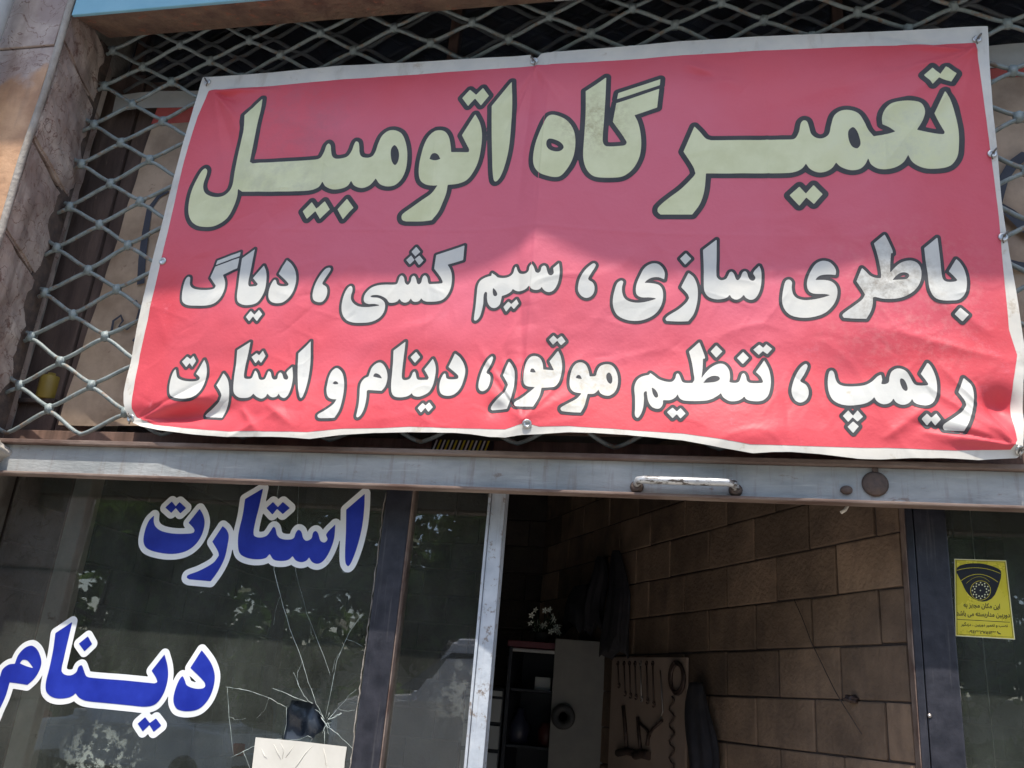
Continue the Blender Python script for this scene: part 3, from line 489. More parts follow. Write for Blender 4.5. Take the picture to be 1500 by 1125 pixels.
for j in range(-1, 22):
    for k in range(0, 10):
        x = GX0+PX*j/2; z = ZA0+PZ*k + (PZ/2 if j % 2 else 0)
        if (x < -1.86 or x > .86 or z > 3.84 or z < 2.40) and z < 4.06 and nclip < 99 and -2.5 < x < 1.3:
            o = bpy.data.objects.new('clip', cme); C.objects.link(o); o.parent = gr; o.matrix_parent_inverse = ginv
            q = jit(j, z); o.location = (x+q[0], GY+q[2], z+q[1]); o.rotation_euler = (random.uniform(-.15,.15), random.uniform(-.25,.25), random.uniform(-.15,.15)); nclip += 1
mb = MB(); mb.box(-2.49, -2.462, -.03, .05, 2.335, 4.06, .003); mb.build('guide_rail', M['rust_dark'], gr)

ig = empty('reflection_lattice', (-.6, .150, 3.9)); tag(ig, 'darker lattice standing in for the reflection of the scissor grille top', 'grille')  # added wires in place of the grille's reflection in the transom glass
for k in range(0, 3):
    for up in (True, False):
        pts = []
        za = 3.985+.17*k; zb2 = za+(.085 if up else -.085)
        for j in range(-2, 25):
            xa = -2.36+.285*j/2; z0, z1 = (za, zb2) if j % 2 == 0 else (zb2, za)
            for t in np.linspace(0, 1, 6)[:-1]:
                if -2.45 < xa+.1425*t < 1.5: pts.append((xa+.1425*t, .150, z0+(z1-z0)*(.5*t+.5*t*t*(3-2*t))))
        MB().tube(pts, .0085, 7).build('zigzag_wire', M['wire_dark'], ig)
# ------------------------------------------------------------------ behind the grille: old banner, transom glazing
def sheet_xy(name, px, y, m, par=None, sub=1, th=.003):
    return MB().poly_prism([V(P(a, b, y)) for a, b in px][::-1], Vector((0, th, 0))).build(name, m, par)
OY = .115
ob = empty('old_banner', (-.6, OY, 2.4)); tag(ob, 'faded beige banner with a red top strip hung behind the grille', 'banner')
def old_F(x, z): return OY + .006*np.sin(7*x+2*z) + .004*np.sin(17*x-5*z) + .003*np.sin(23*z+4*x)
def grid_sheet(name, c00, c10, c11, c01, nx, nz, yf, m, par, off=0.0):
    vs = []; fs = []
    for j in range(nz+1):
        for i in range(nx+1):
            u, v = i/nx, j/nz
            p = (np.array(c00)*(1-u)*(1-v)+np.array(c10)*u*(1-v)+np.array(c11)*u*v+np.array(c01)*(1-u)*v)
            vs.append((p[0], float(yf(p[0], p[1]))-off, p[1]))
    for j in range(nz):
        for i in range(nx):
            a = j*(nx+1)+i; fs.append((a, a+1, a+nx+2, a+nx+1))
    return mesh(name, vs, fs, m, par, True)
tl = P(232,160,OY)[[0,2]]; bl = P(84,622,OY)[[0,2]]; tr = (1.5, tl[1]-.05); br = (1.5, bl[1])
grid_sheet('beige_field', tl, tr, br, bl, 90, 40, old_F, M['old_sheet'], ob)
tl2 = P(170,140,OY)[[0,2]]; tr2 = (1.5, 3.86)
e1 = np.array(tl)+(.0,-.012); e2 = np.array(tr)+(0,-.012)
grid_sheet('red_strip', tl, tr, (tr[0], tr[1]-.035), (tl[0]-.012, tl[1]-.075), 90, 3, old_F, M['old_red'], ob, .0015)
grid_sheet('top_hem', (tl2[0], tl2[1]), (tr2[0], tl[1]+.045), (tr[0], tl[1]+.004-.05), (tl2[0]+.0, tl[1]+.004), 90, 2, old_F, M['grey_panel'], ob, .001)
def stroke(name, pxs, wpx, m, par, y):
    pts = [P(a, b, y)[[0,2]] for a, b in pxs]; L = []; R_ = []
    for i, p in enumerate(pts):
        t = pts[min(i+1, len(pts)-1)]-pts[max(i-1, 0)]; t = t/np.linalg.norm(t); nrm = np.array([-t[1], t[0]])
        wd = (wpx[i] if isinstance(wpx, (list, tuple)) else wpx)*.0021/2
        L.append(p+nrm*wd); R_.append(p-nrm*wd)
    vs = [(p[0], y, p[1]) for p in L+R_]; n = len(pts)
    return mesh(name, vs, [(i, i+1, n+i+1, n+i) for i in range(n-1)], m, par)
stroke('lettering', [(206,416),(208,380),(213,340),(219,306),(232,288),(247,280)], [15,15,14,12,8,5], M['old_dark'], ob, OY-.013)
stroke('lettering', [(163,487),(166,470),(177,462),(180,470),(174,478),(186,482),(200,470),(205,452),(198,440)], 5, M['old_dark'], ob, OY-.013)
stroke('lettering', [(195,500),(205,488),(212,470),(210,440)], 6, M['old_dark'], ob, OY-.013)
stroke('lettering', [(1462,300),(1470,262),(1484,240),(1500,228),(1512,232)], [10,14,16,16,10], M['old_dark'], ob, OY-.013)
stroke('lettering', [(1466,300),(1480,312),(1500,330),(1520,345)], [8,16,20,18], M['old_dark'], ob, OY-.013)
stroke('lettering', [(1478,382),(1490,388),(1515,392)], [6,12,12], M['old_dark'], ob, OY-.013)
# brown panel closing the gap beside the old banner
sp_ = MB(); sp_.box(-2.53, -2.36, .150, .172, zt+.03, 4.02, .004); sp_.box(-2.35, -2.20, .156, .176, zt+.03, 3.98, .004)
o = sp_.build('side_panel', M['panel_brown'], ob); tag(o, 'worn brown boards')
# transom glazing
tw = empty('transom_window', (-.6, .2, 2.4)); tag(tw, 'dark transom window above the beam behind the old banner', 'window')
def pane(name, x0, x1, y, z0, z1, mfront, par, hole=None, th=.006):
    outer = [(x0,z0),(x1,z0),(x1,z1),(x0,z1)]
    loops = [[Vector((a, b, 0)) for a, b in outer]]
    if hole: loops.append([Vector((a, b, 0)) for a, b in hole])
    tris = tessellate_polygon(loops); pts = [p for L in loops for p in L]; n = len(pts)
    vs = [(p.x, y, p.y) for p in pts]+[(p.x, y+th, p.y) for p in pts]
    fs = []; mi = []
    for t in tris:
        a, b, c = [pts[k] for k in t]
        if (b-a).cross(c-a).z < 0: t = t[::-1]
        fs.append(tuple(t)); mi.append(0); fs.append(tuple(k+n for k in t[::-1])); mi.append(1)
    base = 0
    for L in loops:
        m_ = len(L)
        for k in range(m_):
            fs.append((base+k, base+(k+1) % m_, n+base+(k+1) % m_, n+base+k)); mi.append(1)
        base += m_
    o = mesh(name, vs, fs, [mfront, M['glass_back']], par)
    o.data.polygons.foreach_set('material_index', mi); return o
pane('pane', -2.5, -1.02, .195, 2.36, 4.74, M['glass_top'], tw); pane('pane', -.98, .46, .195, 2.36, 4.74, M['glass_top'], tw); pane('pane', .50, 1.6, .195, 2.36, 4.74, M['glass_top'], tw)
for x in (-2.45, -1.0, .48):
    MB().box(x-.02, x+.02, .18, .23, 2.36, 4.74, .003).build('mullion', M['wood'], tw)
yc_ = P(72, 566, .15); cb = MB()
cb.lathe([(0,0),(.036,0),(.038,.004),(.038,.088),(.033,.093),(.016,.096),(.016,.106),(0,.106)], 20, Matrix.Translation((yc_[0], .15, yc_[2]-.055))); o = cb.build('oil_can', M['yellow_can']); tag(o, 'yellow can on the ledge behind the lower left grille', 'can')
MB().box(-2.5, 1.6, .063, .24, zt-.045, yc_[2]-.058 if yc_[2]-.058 < 2.40 else 2.385, .002).build('ledge', M['wood'], tw)
led = MB().box(-2.53, yc_[0]+.06, .125, .19, yc_[2]-.072, yc_[2]-.056, .002).build('bracket', M['rust_dark'], tw)
# strip of striped hazard tape behind the grille
hz = empty('hazard_strip', V(P(676, 656, .06))); tag(hz, 'yellow and white striped strip lying on the beam under the banner', 'strip')
a, b = P(632, 653, .05), P(722, 656, .05)
MB().box(a[0], b[0], .050, .058, a[2]-.014, a[2]+.022).build('base', M['ink'], hz)
for i in range(15):
    x = a[0]+(b[0]-a[0])*(.02+i*.065); hh = .018
    if x+.016 > b[0]: break
    mesh('stripe', [(x,.0494,a[2]-.013),(x+.006,.0494,a[2]-.013),(x+.016,.0494,a[2]+.021),(x+.010,.0494,a[2]+.021)], [(0,1,2,3)], M['hazard_yellow'] if i % 2 else M['hazard_white'], hz)

# ------------------------------------------------------------------ the red banner: cloth surface y = F(x, z)
def vnoise(x, z, wl, seed):
    r = np.random.default_rng(seed); T = r.uniform(-1, 1, (64, 64)); X = np.asarray(x)/wl+100.3; Z = np.asarray(z)/wl+50.7
    i = np.floor(X).astype(int); j = np.floor(Z).astype(int); fx = X-i; fz = Z-j
    fx = fx**3*(fx*(fx*6-15)+10); fz = fz**3*(fz*(fz*6-15)+10)
    g = lambda a, b: T[a % 64, b % 64]
    return (g(i,j)*(1-fx)+g(i+1,j)*fx)*(1-fz)+(g(i,j+1)*(1-fx)+g(i+1,j+1)*fx)*fz
def sstep(a, b, t): t = np.clip((t-a)/(b-a), 0, 1); return t*t*(3-2*t)
def B0(px, py): return P(px, py, -.08)[[0,2]]
def fold(x, z, p, q, amp, wd, sharp=1.4):
    p = np.array(p); q = np.array(q); d = q-p; L2 = d@d
    t = np.clip(((x-p[0])*d[0]+(z-p[1])*d[1])/L2, 0, 1)
    r = np.hypot(x-p[0]-t*d[0], z-p[1]-t*d[1])
    return amp*np.exp(-(r/(wd*(.35+.65*t)))**sharp)*np.sin(np.pi*np.clip(.12+.88*t, 0, 1))**.7
def dent(x, z, c, rx, rz, amp, rot=0.0):
    dx = x-c[0]; dz = z-c[1]; ca, sa = math.cos(rot), math.sin(rot)
    return amp*np.exp(-((dx*ca+dz*sa)/rx)**2-((-dx*sa+dz*ca)/rz)**2)
K = {k: B0(*v) for k, v in dict(tl=(308,128), tr=(1430,66), tm=(785,95), bm=(772,624), bl=(193,612), br=(1488,655)).items()}
FOLDS = [(B0(1430,66), B0(1180,245), .010, .050), (B0(1430,66), B0(1250,300), .007, .045), (B0(1430,66), B0(1080,165), .005, .05), (B0(1430,66),B0(1390,230),.006,.04),
         (B0(308,128), B0(420,300), .007, .05), (B0(308,128), B0(330,270), .006, .04), (B0(308,128), B0(520,210), .005, .05),
         (B0(785,95), B0(700,190), .006, .05), (B0(785,95), B0(890,190), .006, .05), (B0(772,624), B0(700,560), .008, .045), (B0(772,624), B0(850,570), .007, .045), (B0(772,624), B0(775,480), .008, .05),
         (B0(1488,655), B0(1420,560), .012, .045), (B0(1470,520), B0(1250,470), .006, .04), (B0(1488,655), B0(1340,600), .010, .045),
         (B0(193,612), B0(320,575), .018, .045), (B0(1010,88), B0(1090,125), .010, .035), (B0(1450,480), B0(1330,400), .006, .05), (B0(1300,640), B0(1370,585), .009, .03), (B0(340,640), B0(420,600), .008, .03), (B0(355,600), B0(385,640), .008, .025), (B0(395,595),B0(440,632),.007,.025)]
DENTS = [(B0(255,607), .17, .034, -.046, .10), (B0(1466,592), .055, .055, -.048, -.3), (B0(738,604), .045, .03, -.014, .2), (B0(1036,104), .07, .018, -.010, -.25),
         (B0(375,615), .06, .03, -.010, 0), (B0(1250,545), .10, .05, -.007, .3), (B0(1110,640), .10, .03, .006, .2), (B0(1440,625), .05, .04, .012, 0), (B0(640,500), .2, .1, .006, 0)]
_r = np.random.default_rng(12); CREASES = []
for _ in range(110):
    c = np.array([_r.uniform(-1.9, .88), 3.80-1.42*_r.random()**.6]); a = _r.uniform(0, math.pi); h = _r.uniform(.02, .10)
    CREASES.append((c-h*np.array([math.cos(a), math.sin(a)]), c+h*np.array([math.cos(a), math.sin(a)]), _r.choice([-1, 1])*_r.uniform(.0007, .0020), _r.uniform(.005, .013)))
for k_, (cx_, cz_) in K.items():
    for _ in range(7):
        base = math.atan2(3.1-cz_, -.5-cx_) if k_ not in ('tm', 'bm') else (-math.pi/2 if k_ == 'tm' else math.pi/2)
        a = base+_r.uniform(-.75, .75); h = _r.uniform(.12, .36)
        FOLDS.append((np.array([cx_, cz_]), np.array([cx_+h*math.cos(a), cz_+h*math.sin(a)]), (.45 if k_ in ('tm','bm') else 1)*_r.choice([-1, 1, 1])*_r.uniform(.004, .0095), _r.uniform(.010, .020)))
FOLDS += [(B0(781,90), B0(757,330), -.008, .030), (B0(772,624), B0(757,320), -.007, .032), (B0(640,110), B0(615,610), .0016, .010), (B0(1120,75), B0(1140,640), .0016, .010), (B0(250,330), B0(1440,345), .0014, .009), (B0(480,120), B0(435,620), -.0014, .010), (B0(1290,70), B0(1320,650), .0014, .010)]
def F(x, z):
    x = np.asarray(x, float); z = np.asarray(z, float)
    u = np.clip((x+1.955)/2.87, 0, 1); v = (3.84-z)/1.48
    d = .046 + .020*np.sin(np.pi*u)**.6*np.sin(np.pi*np.clip(v*.92+.04, 0, 1))**.6
    wd = np.where(x < -.535, .11, .19)
    env = np.interp(v, [-.1, .05, .3, .7, .92, 1.1], [.1, .2, .9, .85, .5, .3])
    d = d + .060*env*np.exp(-(np.sqrt((x+.535)**2+.0004)/wd)**1.25)
    d = d + .018*np.exp(-((x-.50)/.14)**2)*np.interp(v, [0,.4,.8,1], [0,1,.6,0])
    d = d + .012*np.exp(-((x+1.55)/.16)**2)*np.interp(v, [0,.4,.8,1], [0,.8,.8,0])
    d = d + .060*sstep(.80, 1.04, v)*np.sin(np.pi*np.clip(u, .02, .98))**.5
    d = d + .010*np.sin(9.3*x+.6)*sstep(.75, 1.0, v)
    for p, q, a, wv in FOLDS: d = d + fold(x, z, p, q, a, wv)
    for c, rx, rz, a, r in DENTS: d = d + dent(x, z, c, rx, rz, a, r)
    for p, q, a, wv in CREASES:
        dd = q-p; t = np.clip(((x-p[0])*dd[0]+(z-p[1])*dd[1])/(dd@dd), 0, 1); r = np.hypot(x-p[0]-t*dd[0], z-p[1]-t*dd[1])
        d = d + a*np.exp(-r/wv)*np.sin(np.pi*(.04+.92*t))
    low = .55+.45*sstep(.25, .6, v)
    d = d + low*(.0050*vnoise(x, z*.8, .34, 1) + .0016*vnoise(x+.4*z, z-.2*x, .13, 2) + .0011*vnoise(x-.3*z, z, .06, 3))
    rn = 1-np.abs(vnoise(x+.5*z, z-.3*x, .17, 5)); d = d + low*.0014*np.clip(rn-.72, 0, 1)/.28
    rn = 1-np.abs(vnoise(x-.6*z, z+.4*x, .11, 6)); d = d + low*.0008*np.clip(rn-.75, 0, 1)/.25
    return -d

def on_banner(pts):
    a = np.asarray(pts, float); d = (a[:,0:1]-750)/FL*CR_[0]+(562.5-a[:,1:2])/FL*CR_[1]+CR_[2]
    y = np.full(len(a), -.07)
    for _ in range(12):
        p = CP+((y-CP[1])/d[:,1])[:,None]*d; y = .5*y+.5*F(p[:,0], p[:,2])
    return p[:, [0,2]]
def on_plane(yc): return lambda pts: np.array([P(a, b, yc)[[0,2]] for a, b in pts])

# outlines: closed Catmull-Rom through traced points, '*' marks a sharp corner
def spline(s, x0, y0, sc, n=4):
    neg = s.startswith('-'); s = s.lstrip('-'); pts = []; cor = []
    for t in s.split():
        cor.append(t.endswith('*')); a, b = t.rstrip('*').split(','); pts.append((float(a)/sc+x0, float(b)/sc+y0))
    p = np.array(pts); N = len(p); out = []
    for i in range(N):
        p1, p2 = p[i], p[(i+1) % N]; c1, c2 = cor[i], cor[(i+1) % N]
        if c1 and c2: out.append(p1); continue
        p0 = 2*p1-p2 if c1 else p[i-1]; p3 = 2*p2-p1 if c2 else p[(i+2) % N]
        L = np.linalg.norm(p2-p1)+1e-6
        m1 = (p2-p0)/(np.linalg.norm(p1-p0)+L)*L; m2 = (p3-p1)/(np.linalg.norm(p3-p2)+L)*L
        for k in range(n):
            t = k/n; h = t*t*t
            out.append((2*h-3*t*t+1)*p1+(h-2*t*t+t)*m1+(-2*h+3*t*t)*p2+(h-t*t)*m2)
    return np.array(out), neg

def seg_dist(poly, X, Z):
    D = np.full(X.shape, 1e9); ins = np.zeros(X.shape, bool); n = len(poly)
    for k in range(n):
        a = poly[k]; b = poly[(k+1) % n]; e = b-a; L2 = e@e
        if L2 < 1e-14: continue
        t = np.clip(((X-a[0])*e[0]+(Z-a[1])*e[1])/L2, 0, 1)
        np.minimum(D, (X-a[0]-t*e[0])**2+(Z-a[1]-t*e[1])**2, out=D)
        if a[1] != b[1]:
            c = ((a[1] > Z) != (b[1] > Z)) & (X < (b[0]-a[0])*(Z-a[1])/(b[1]-a[1])+a[0]); ins ^= c
    D = np.sqrt(D); D[ins] *= -1; return D
def field(shapes, cell, margin):
    allp = np.vstack([p for p, _ in shapes]); lo = np.floor((allp.min(0)-margin)/cell).astype(int); hi = np.ceil((allp.max(0)+margin)/cell).astype(int)
    gx = np.arange(lo[0], hi[0]+1)*cell; gz = np.arange(lo[1], hi[1]+1)*cell
    D = np.full((len(gz), len(gx)), 1.0)
    for neg in (False, True):
        for p, s in shapes:
            if s != neg: continue
            a = np.searchsorted(gx, p[:,0].min()-margin-cell), np.searchsorted(gx, p[:,0].max()+margin+cell); b = np.searchsorted(gz, p[:,1].min()-margin-cell), np.searchsorted(gz, p[:,1].max()+margin+cell)
            X, Z = np.meshgrid(gx[a[0]:a[1]], gz[b[0]:b[1]]); d = seg_dist(p, X, Z); sub = D[b[0]:b[1], a[0]:a[1]]
            D[b[0]:b[1], a[0]:a[1]] = np.maximum(sub, -d) if neg else np.minimum(sub, d)
    return D, gx, gz
def march(name, D, gx, gz, level, yfun, m, par, smooth=True):
    """mesh of the region D < level laid on the surface y = yfun(x, z)"""
    E = D-level; E = np.where(np.abs(E) < 1e-7, 1e-7, E); ins = E < 0; nz, nx = E.shape
    cnt = ins[:-1,:-1].astype(int)+ins[1:,:-1]+ins[:-1,1:]+ins[1:,1:]
    idx = -np.ones(E.shape, int); used = np.zeros(E.shape, bool)
    J, I = np.nonzero(cnt > 0)
    for dj in (0,1):
        for di in (0,1): used[J+dj, I+di] |= ins[J+dj, I+di]
    uj, ui = np.nonzero(used); idx[uj, ui] = np.arange(len(uj))
    vx = list(gx[ui]); vz = list(gz[uj]); cut = {}
    fj, fi = np.nonzero(cnt == 4)
    quads = np.stack([idx[fj,fi], idx[fj,fi+1], idx[fj+1,fi+1], idx[fj+1,fi]], 1)
    polys = []
    bj, bi = np.nonzero((cnt > 0) & (cnt < 4))
    for j, i in zip(bj, bi):
        cs = [(j,i),(j,i+1),(j+1,i+1),(j+1,i)]; f = []
        for k in range(4):
            c, d = cs[k], cs[(k+1) % 4]
            if ins[c]: f.append(idx[c])
            if ins[c] != ins[d]:
                key = (c, d) if c < d else (d, c)
                if key not in cut:
                    t = E[key[0]]/(E[key[0]]-E[key[1]]); cut[key] = len(vx)
                    vx.append(gx[key[0][1]]*(1-t)+gx[key[1][1]]*t); vz.append(gz[key[0][0]]*(1-t)+gz[key[1][0]]*t)
                f.append(cut[key])
        if len(f) >= 3: polys.append(f)
    vx = np.array(vx); vz = np.array(vz); vy = np.broadcast_to(yfun(vx, vz), vx.shape)
    me = bpy.data.meshes.new(name); me.vertices.add(len(vx)); me.vertices.foreach_set('co', np.stack([vx, vy, vz], 1).astype(np.float32).ravel())
    flat = np.concatenate([quads.ravel()]+[np.array(f) for f in polys]) if polys else quads.ravel()
    tot = np.concatenate([np.full(len(quads), 4), np.array([len(f) for f in polys], int)])
    me.loops.add(len(flat)); me.loops.foreach_set('vertex_index', flat.astype(np.int32))
    me.polygons.add(len(tot)); st = np.concatenate([[0], np.cumsum(tot)[:-1]]); me.polygons.foreach_set('loop_start', st.astype(np.int32))
    if smooth: me.polygons.foreach_set('use_smooth', np.ones(len(tot), bool))
    me.update(calc_edges=True); me.validate()
    return link(name, me, m, par)

bn = empty('vinyl_banner', (-.52, -.06, 2.36)); tag(bn, 'large red vinyl banner with white border and Persian lettering tied to the grille', 'banner')
OUT = [(297,113),(400,106),(500,96),(640,89),(777,80.5),(782,86),(787,85),(793,78.5),(1000,60),(1120,53),(1233,48.5),(1350,43),(1447,38),(1448,55),(1450,100),(1455,167),(1462,233),(1468,300),(1477,360),(1487,417),(1497,483),(1503,520),(1499,560),(1500,620),(1498,664),(1490,671),(1433,674),(1380,671),(1333,671),(1290,673),(1257,672),(1200,665),(1160,662),(1133,662),(1103,664),(1053,655),(1000,645),(960,641),(917,637),(870,634),(833,633),(790,636),(765,637),(740,641),(717,640),(690,636),(667,634),(600,633),(550,634),(500,637),(453,643),(410,640),(333,640),(280,636),(233,630),(205,624),(194,619),(186,607),(181,590),(181,575),(200,482),(220,393),(244,300),(267,213)]
INN = [(306,133),(400,126),(500,116.5),(640,107),(770,98),(784,96),(800,95),(1000,81),(1120,74),(1250,68.5),(1350,65),(1429,63),(1437,117),(1448,200),(1456,260),(1463,317),(1467,365),(1472,420),(1478,483),(1490,520),(1484,560),(1480,590),(1484,620),(1490,645),(1480,659),(1400,660),(1300,656),(1200,654),(1100,651),(1050,642),(1000,635),(900,628),(833,624),(790,625),(770,619),(740,629),(700,628),(600,625),(500,628),(450,633),(400,632),(333,632),(270,627),(225,622),(200,611),(193,598),(194,580),(205,520),(219,455),(234,390),(250,322),(270,235),(290,170)]
Fo = lambda off: (lambda x, z: F(x, z)-off)
outp = on_banner(OUT); inp = on_banner(INN)
D, gx, gz = field([(outp, False)], .005, .012); D2 = seg_dist(inp, *np.meshgrid(gx, gz))
march('red_field', D2, gx, gz, 0.0, Fo(.0006), M['red'], bn)
march('white_border', np.maximum(D, -(D2+.004)), gx, gz, 0.0, Fo(0), M['white_sheet'], bn)
WL = {'A': (.0172, M['cream'], 'cream'), 'B': (.0098, M['white_print'], 'white')}
names_ = iter(['cream word at the left end of the top line','cream letters in the middle of the top line','cream word right of the banner middle on the top line','long cream word at the right end of the top line',
  'white word at the right end of the second line','white word second from the right on the second line','white word in the middle of the second line, with comma','white word left of the middle on the second line','white word at the left end of the second line, with comma',
  'white word at the right end of the bottom line','white word second from the right on the bottom line, with comma','white word over the bottom eyelet, with comma','white word left of the bottom eyelet','white words at the left end of the bottom line'])
PANE_Y = .140
for kind, x0, y0, sc, shapes in WORDS:
    if kind == 'W': continue
    mp = on_banner; wd_, mf, nm = WL[kind]; sh = []
    for s in shapes:
        p, neg = spline(s, x0, y0, sc); sh.append((mp(p), neg))
    D, gx, gz = field(sh, .0025, wd_+.006)
    o = march('outlined_word', D, gx, gz, wd_, Fo(.0014), M['dark_print'], bn); o['label'] = next(names_)
    march('letter_fill', D, gx, gz, 0.0, Fo(.0022), mf, o)
# eyelets and ties
eme = MB().lathe([(.0055,.000),(.013,.0005),(.0145,.002),(.0125,.0042),(.0075,.0042),(.0055,.002)], 20).build('eyelet', M['grommet']); 
def place_eye(o, px, py):
    x, z = on_banner([(px, py)])[0]; y = float(F(x, z)); e = 1e-3
    n = Vector((float((F(x+e,z)-y)/e), -1, float((F(x,z+e)-y)/e))).normalized()
    o.parent = bn; o.matrix_parent_inverse = bn.matrix_world.inverted()
    o.rotation_euler = n.to_track_quat('Z', 'Y').to_euler(); o.location = (x, y-.0012, z)
    return Vector((x, y, z)), n
bpy.context.view_layer.update()
eyes = [(772,621),(304,121),(783,90),(1431,58),(239,383),(1453,226),(1469,348),(192,613),(1493,660)]
for i, (px, py) in enumerate(eyes):
    o = eme
    if i: o = eme.copy(); C.objects.link(o)
    p, n = place_eye(o, px, py)
    hole = MB().lathe([(0,0),(.0062,0),(.0062,.0012),(0,.0012)], 14).build('hole', M['ink'], None); hole.parent = o; hole.location = (0,0,.0006)
    if i not in (0, 4):
        s = 1 if p.x > -.5 else -1
        q = Vector((p.x+.02*s, -.002, p.z+.03 if p.z > 3 else p.z+.02))
        MB().tube([p+n*.004, p+n*.012+Vector((.006*s,0,.008)), p+n*.008+Vector((.012*s,0,.016)), q, q+Vector((.008*s,.006,.012))], .0028, 6).build('tie', M['tie'], bn)
        MB().tube([p+n*.004, p+n*.010+Vector((-.006*s,0,-.010)), p+n*.006+Vector((-.002*s,0,-.022))], .0022, 6).build('tie', M['tie'], bn)

# ------------------------------------------------------------------ shop front below the beam
def W2(px, py, y): return P(px, py, y)
ztop = 2.285
# left shop window
wl = empty('shop_window', (-1.6, PANE_Y, .9)); tag(wl, 'cracked dirty shop window with a broken hole, left of the black post', 'window')
def zz(px, py, x0=330, y0=980, s=6.25): return P(x0+px/s, y0+py/s, PANE_Y)[[0,2]]
hole = [zz(*q) for q in [(610,283),(680,292),(740,303),(790,312),(822,288),(850,365),(882,440),(915,488),(905,530),(880,575),(830,600),(800,650),(760,618),(700,625),(640,650),(585,640),(520,642),(545,560),(552,460),(562,368),(590,340)]]
XL, XR = -2.43, P(566,800,PANE_Y)[0]
pl_ = pane('pane', XL, XR+.01, PANE_Y, .92, ztop+.02, M['glass'], wl, hole)
CRACKS = [([(411,700),(406,724),(404,780),(402,835),(411,873),(425,921),(443,969),(452,1000),(463,1030),(475,1053)], 1.5),
 ([(438,705),(434,800),(433,837),(449,897),(466,940),(476,966),(484,990)], .8), ([(526,905),(515,922),(507,936),(499,955),(493,969),(489,990),(484,1020),(477,1050)], 1.2), ([(507,936),(518,940),(531,947)], .8),
 ([(430,985),(438,1005),(446,1020),(454,1029),(459,1030)], 1.6), ([(399,1008),(415,1014),(432,1022),(450,1028)], 1.1), ([(330,1006),(350,1009),(367,1012),(394,1022),(407,1030),(420,1036)], 1.3), ([(333,1007),(336,1050),(342,1106)], 1.3),
 ([(338,1110),(358,1100),(375,1092),(395,1085),(413,1082)], 1.4), ([(356,1100),(362,1115),(372,1140)], 1.0), ([(522,1010),(510,1020),(495,1038),(479,1056)], 1.2), ([(479,1064),(495,1075),(512,1092),(520,1100)], 1.5), ([(475,1070),(476,1100),(479,1124),(480,1150)], 1.2),
 ([(458,1082),(445,1100),(425,1130)], 1.0), ([(415,1085),(435,1084),(450,1078),(457,1080)], 1.2), ([(400,1090),(408,1110),(412,1113)], 1.3), ([(384,1096),(388,1108),(392,1110)], 1.1), ([(477,1060),(486,1059)], 1.2),([(420,1036),(419,1060),(415,1082)],1.3),([(470,1050),(478,1062),(472,1074)],2.6)]
_rc = random.Random(4)
for _ in range(9):           # short splinters round the point of impact
    a = _rc.uniform(0, 6.28); h = _rc.uniform(6, 26); c0 = (478+3*math.cos(a), 1056+3*math.sin(a))
    CRACKS.append(([c0, (c0[0]+h*.5*math.cos(a+.1), c0[1]+h*.5*math.sin(a+.1)), (c0[0]+h*math.cos(a), c0[1]+h*math.sin(a))], _rc.uniform(.8, 2.0)))
CRACKS += [([(411,873),(404,890),(401,915)], .5), ([(443,969),(436,985),(436,1003)], .6), ([(449,897),(455,915),(456,930)], .4), ([(394,1022),(388,1040),(376,1052)], .6), ([(495,1038),(505,1042),(520,1040)], .6), ([(336,1050),(345,1055),(360,1052)], .5), ([(499,955),(490,968),(487,985)], .6)]
for pts, wpx in CRACKS:
    pp = []
    for i in range(len(pts)-1):
        for t in np.linspace(0, 1, 4)[:-1]:
            q = np.array(pts[i])*(1-t)+np.array(pts[i+1])*t + rng.normal(0, .35, 2); pp.append(V(P(q[0], q[1], PANE_Y-.0004)))
    pp.append(V(P(*pts[-1], PANE_Y-.0004)))
    rr = [wpx*.00062*(.3+.7*random.random()) for _ in pp]; rr[0] = rr[-1] = .0003
    MB().tube(pp, .001, 5, radii=rr).build('crack', M['crack'], pl_)
# words on the left window
for kind, x0, y0, sc, shapes in WORDS:
    if kind != 'W': continue
    sh = []
    for s in shapes:
        p, neg = spline(s, x0, y0, sc); sh.append((on_plane(PANE_Y)(p), neg))
    D, gx, gz = field(sh, .0025, .026)
    first = y0 == 700
    o = march('window_lettering', D, gx, gz, .0195 if first else .0185, lambda x, z: PANE_Y-.0012, M['decal_white'], None)
    tag(o, 'upper blue word with white outline stuck on the cracked window' if first else 'lower blue word with white outline stuck on the window, partly cut by the photo edge', 'lettering')
    march('letter_fill', D, gx, gz, 0.0, lambda x, z: PANE_Y-.0020, M['decal_blue'], o)
# cream paper stuck over the lower edge of the hole, creased where the glass is cracked under it
pq_ = [(374.5,1080),(440,1086),(508,1094),(505,1115),(500,1190),(362,1185)]
pp = empty('paper_sheet', V(P(430,1110,PANE_Y))); tag(pp, 'cream sheet of paper stuck over the lower edge of the broken hole', 'paper')
MB().poly_prism([V(P(a, b, PANE_Y-.0045)) for a, b in pq_][::-1], Vector((0,.001,0))).build('sheet', M['paper'], pp)
mb = MB()
for pts in ([(383,1097),(387,1107),(391,1111)], [(401,1090),(406,1102),(412,1113)], [(411,1089),(416,1098),(413,1112)], [(458,1092),(447,1104),(437,1118),(425,1135)], [(474,1096),(476,1108),(479,1124),(480,1150)], [(430,1092),(424,1102),(418,1110)]):
    mb.tube([V(P(a+random.uniform(-.4,.4), b, PANE_Y-.0048)) for a, b in pts], .0012, 6, radii=[.0004]+[.0016]*(len(pts)-2)+[.0004])
mb.build('crease', M['paper'], pp)
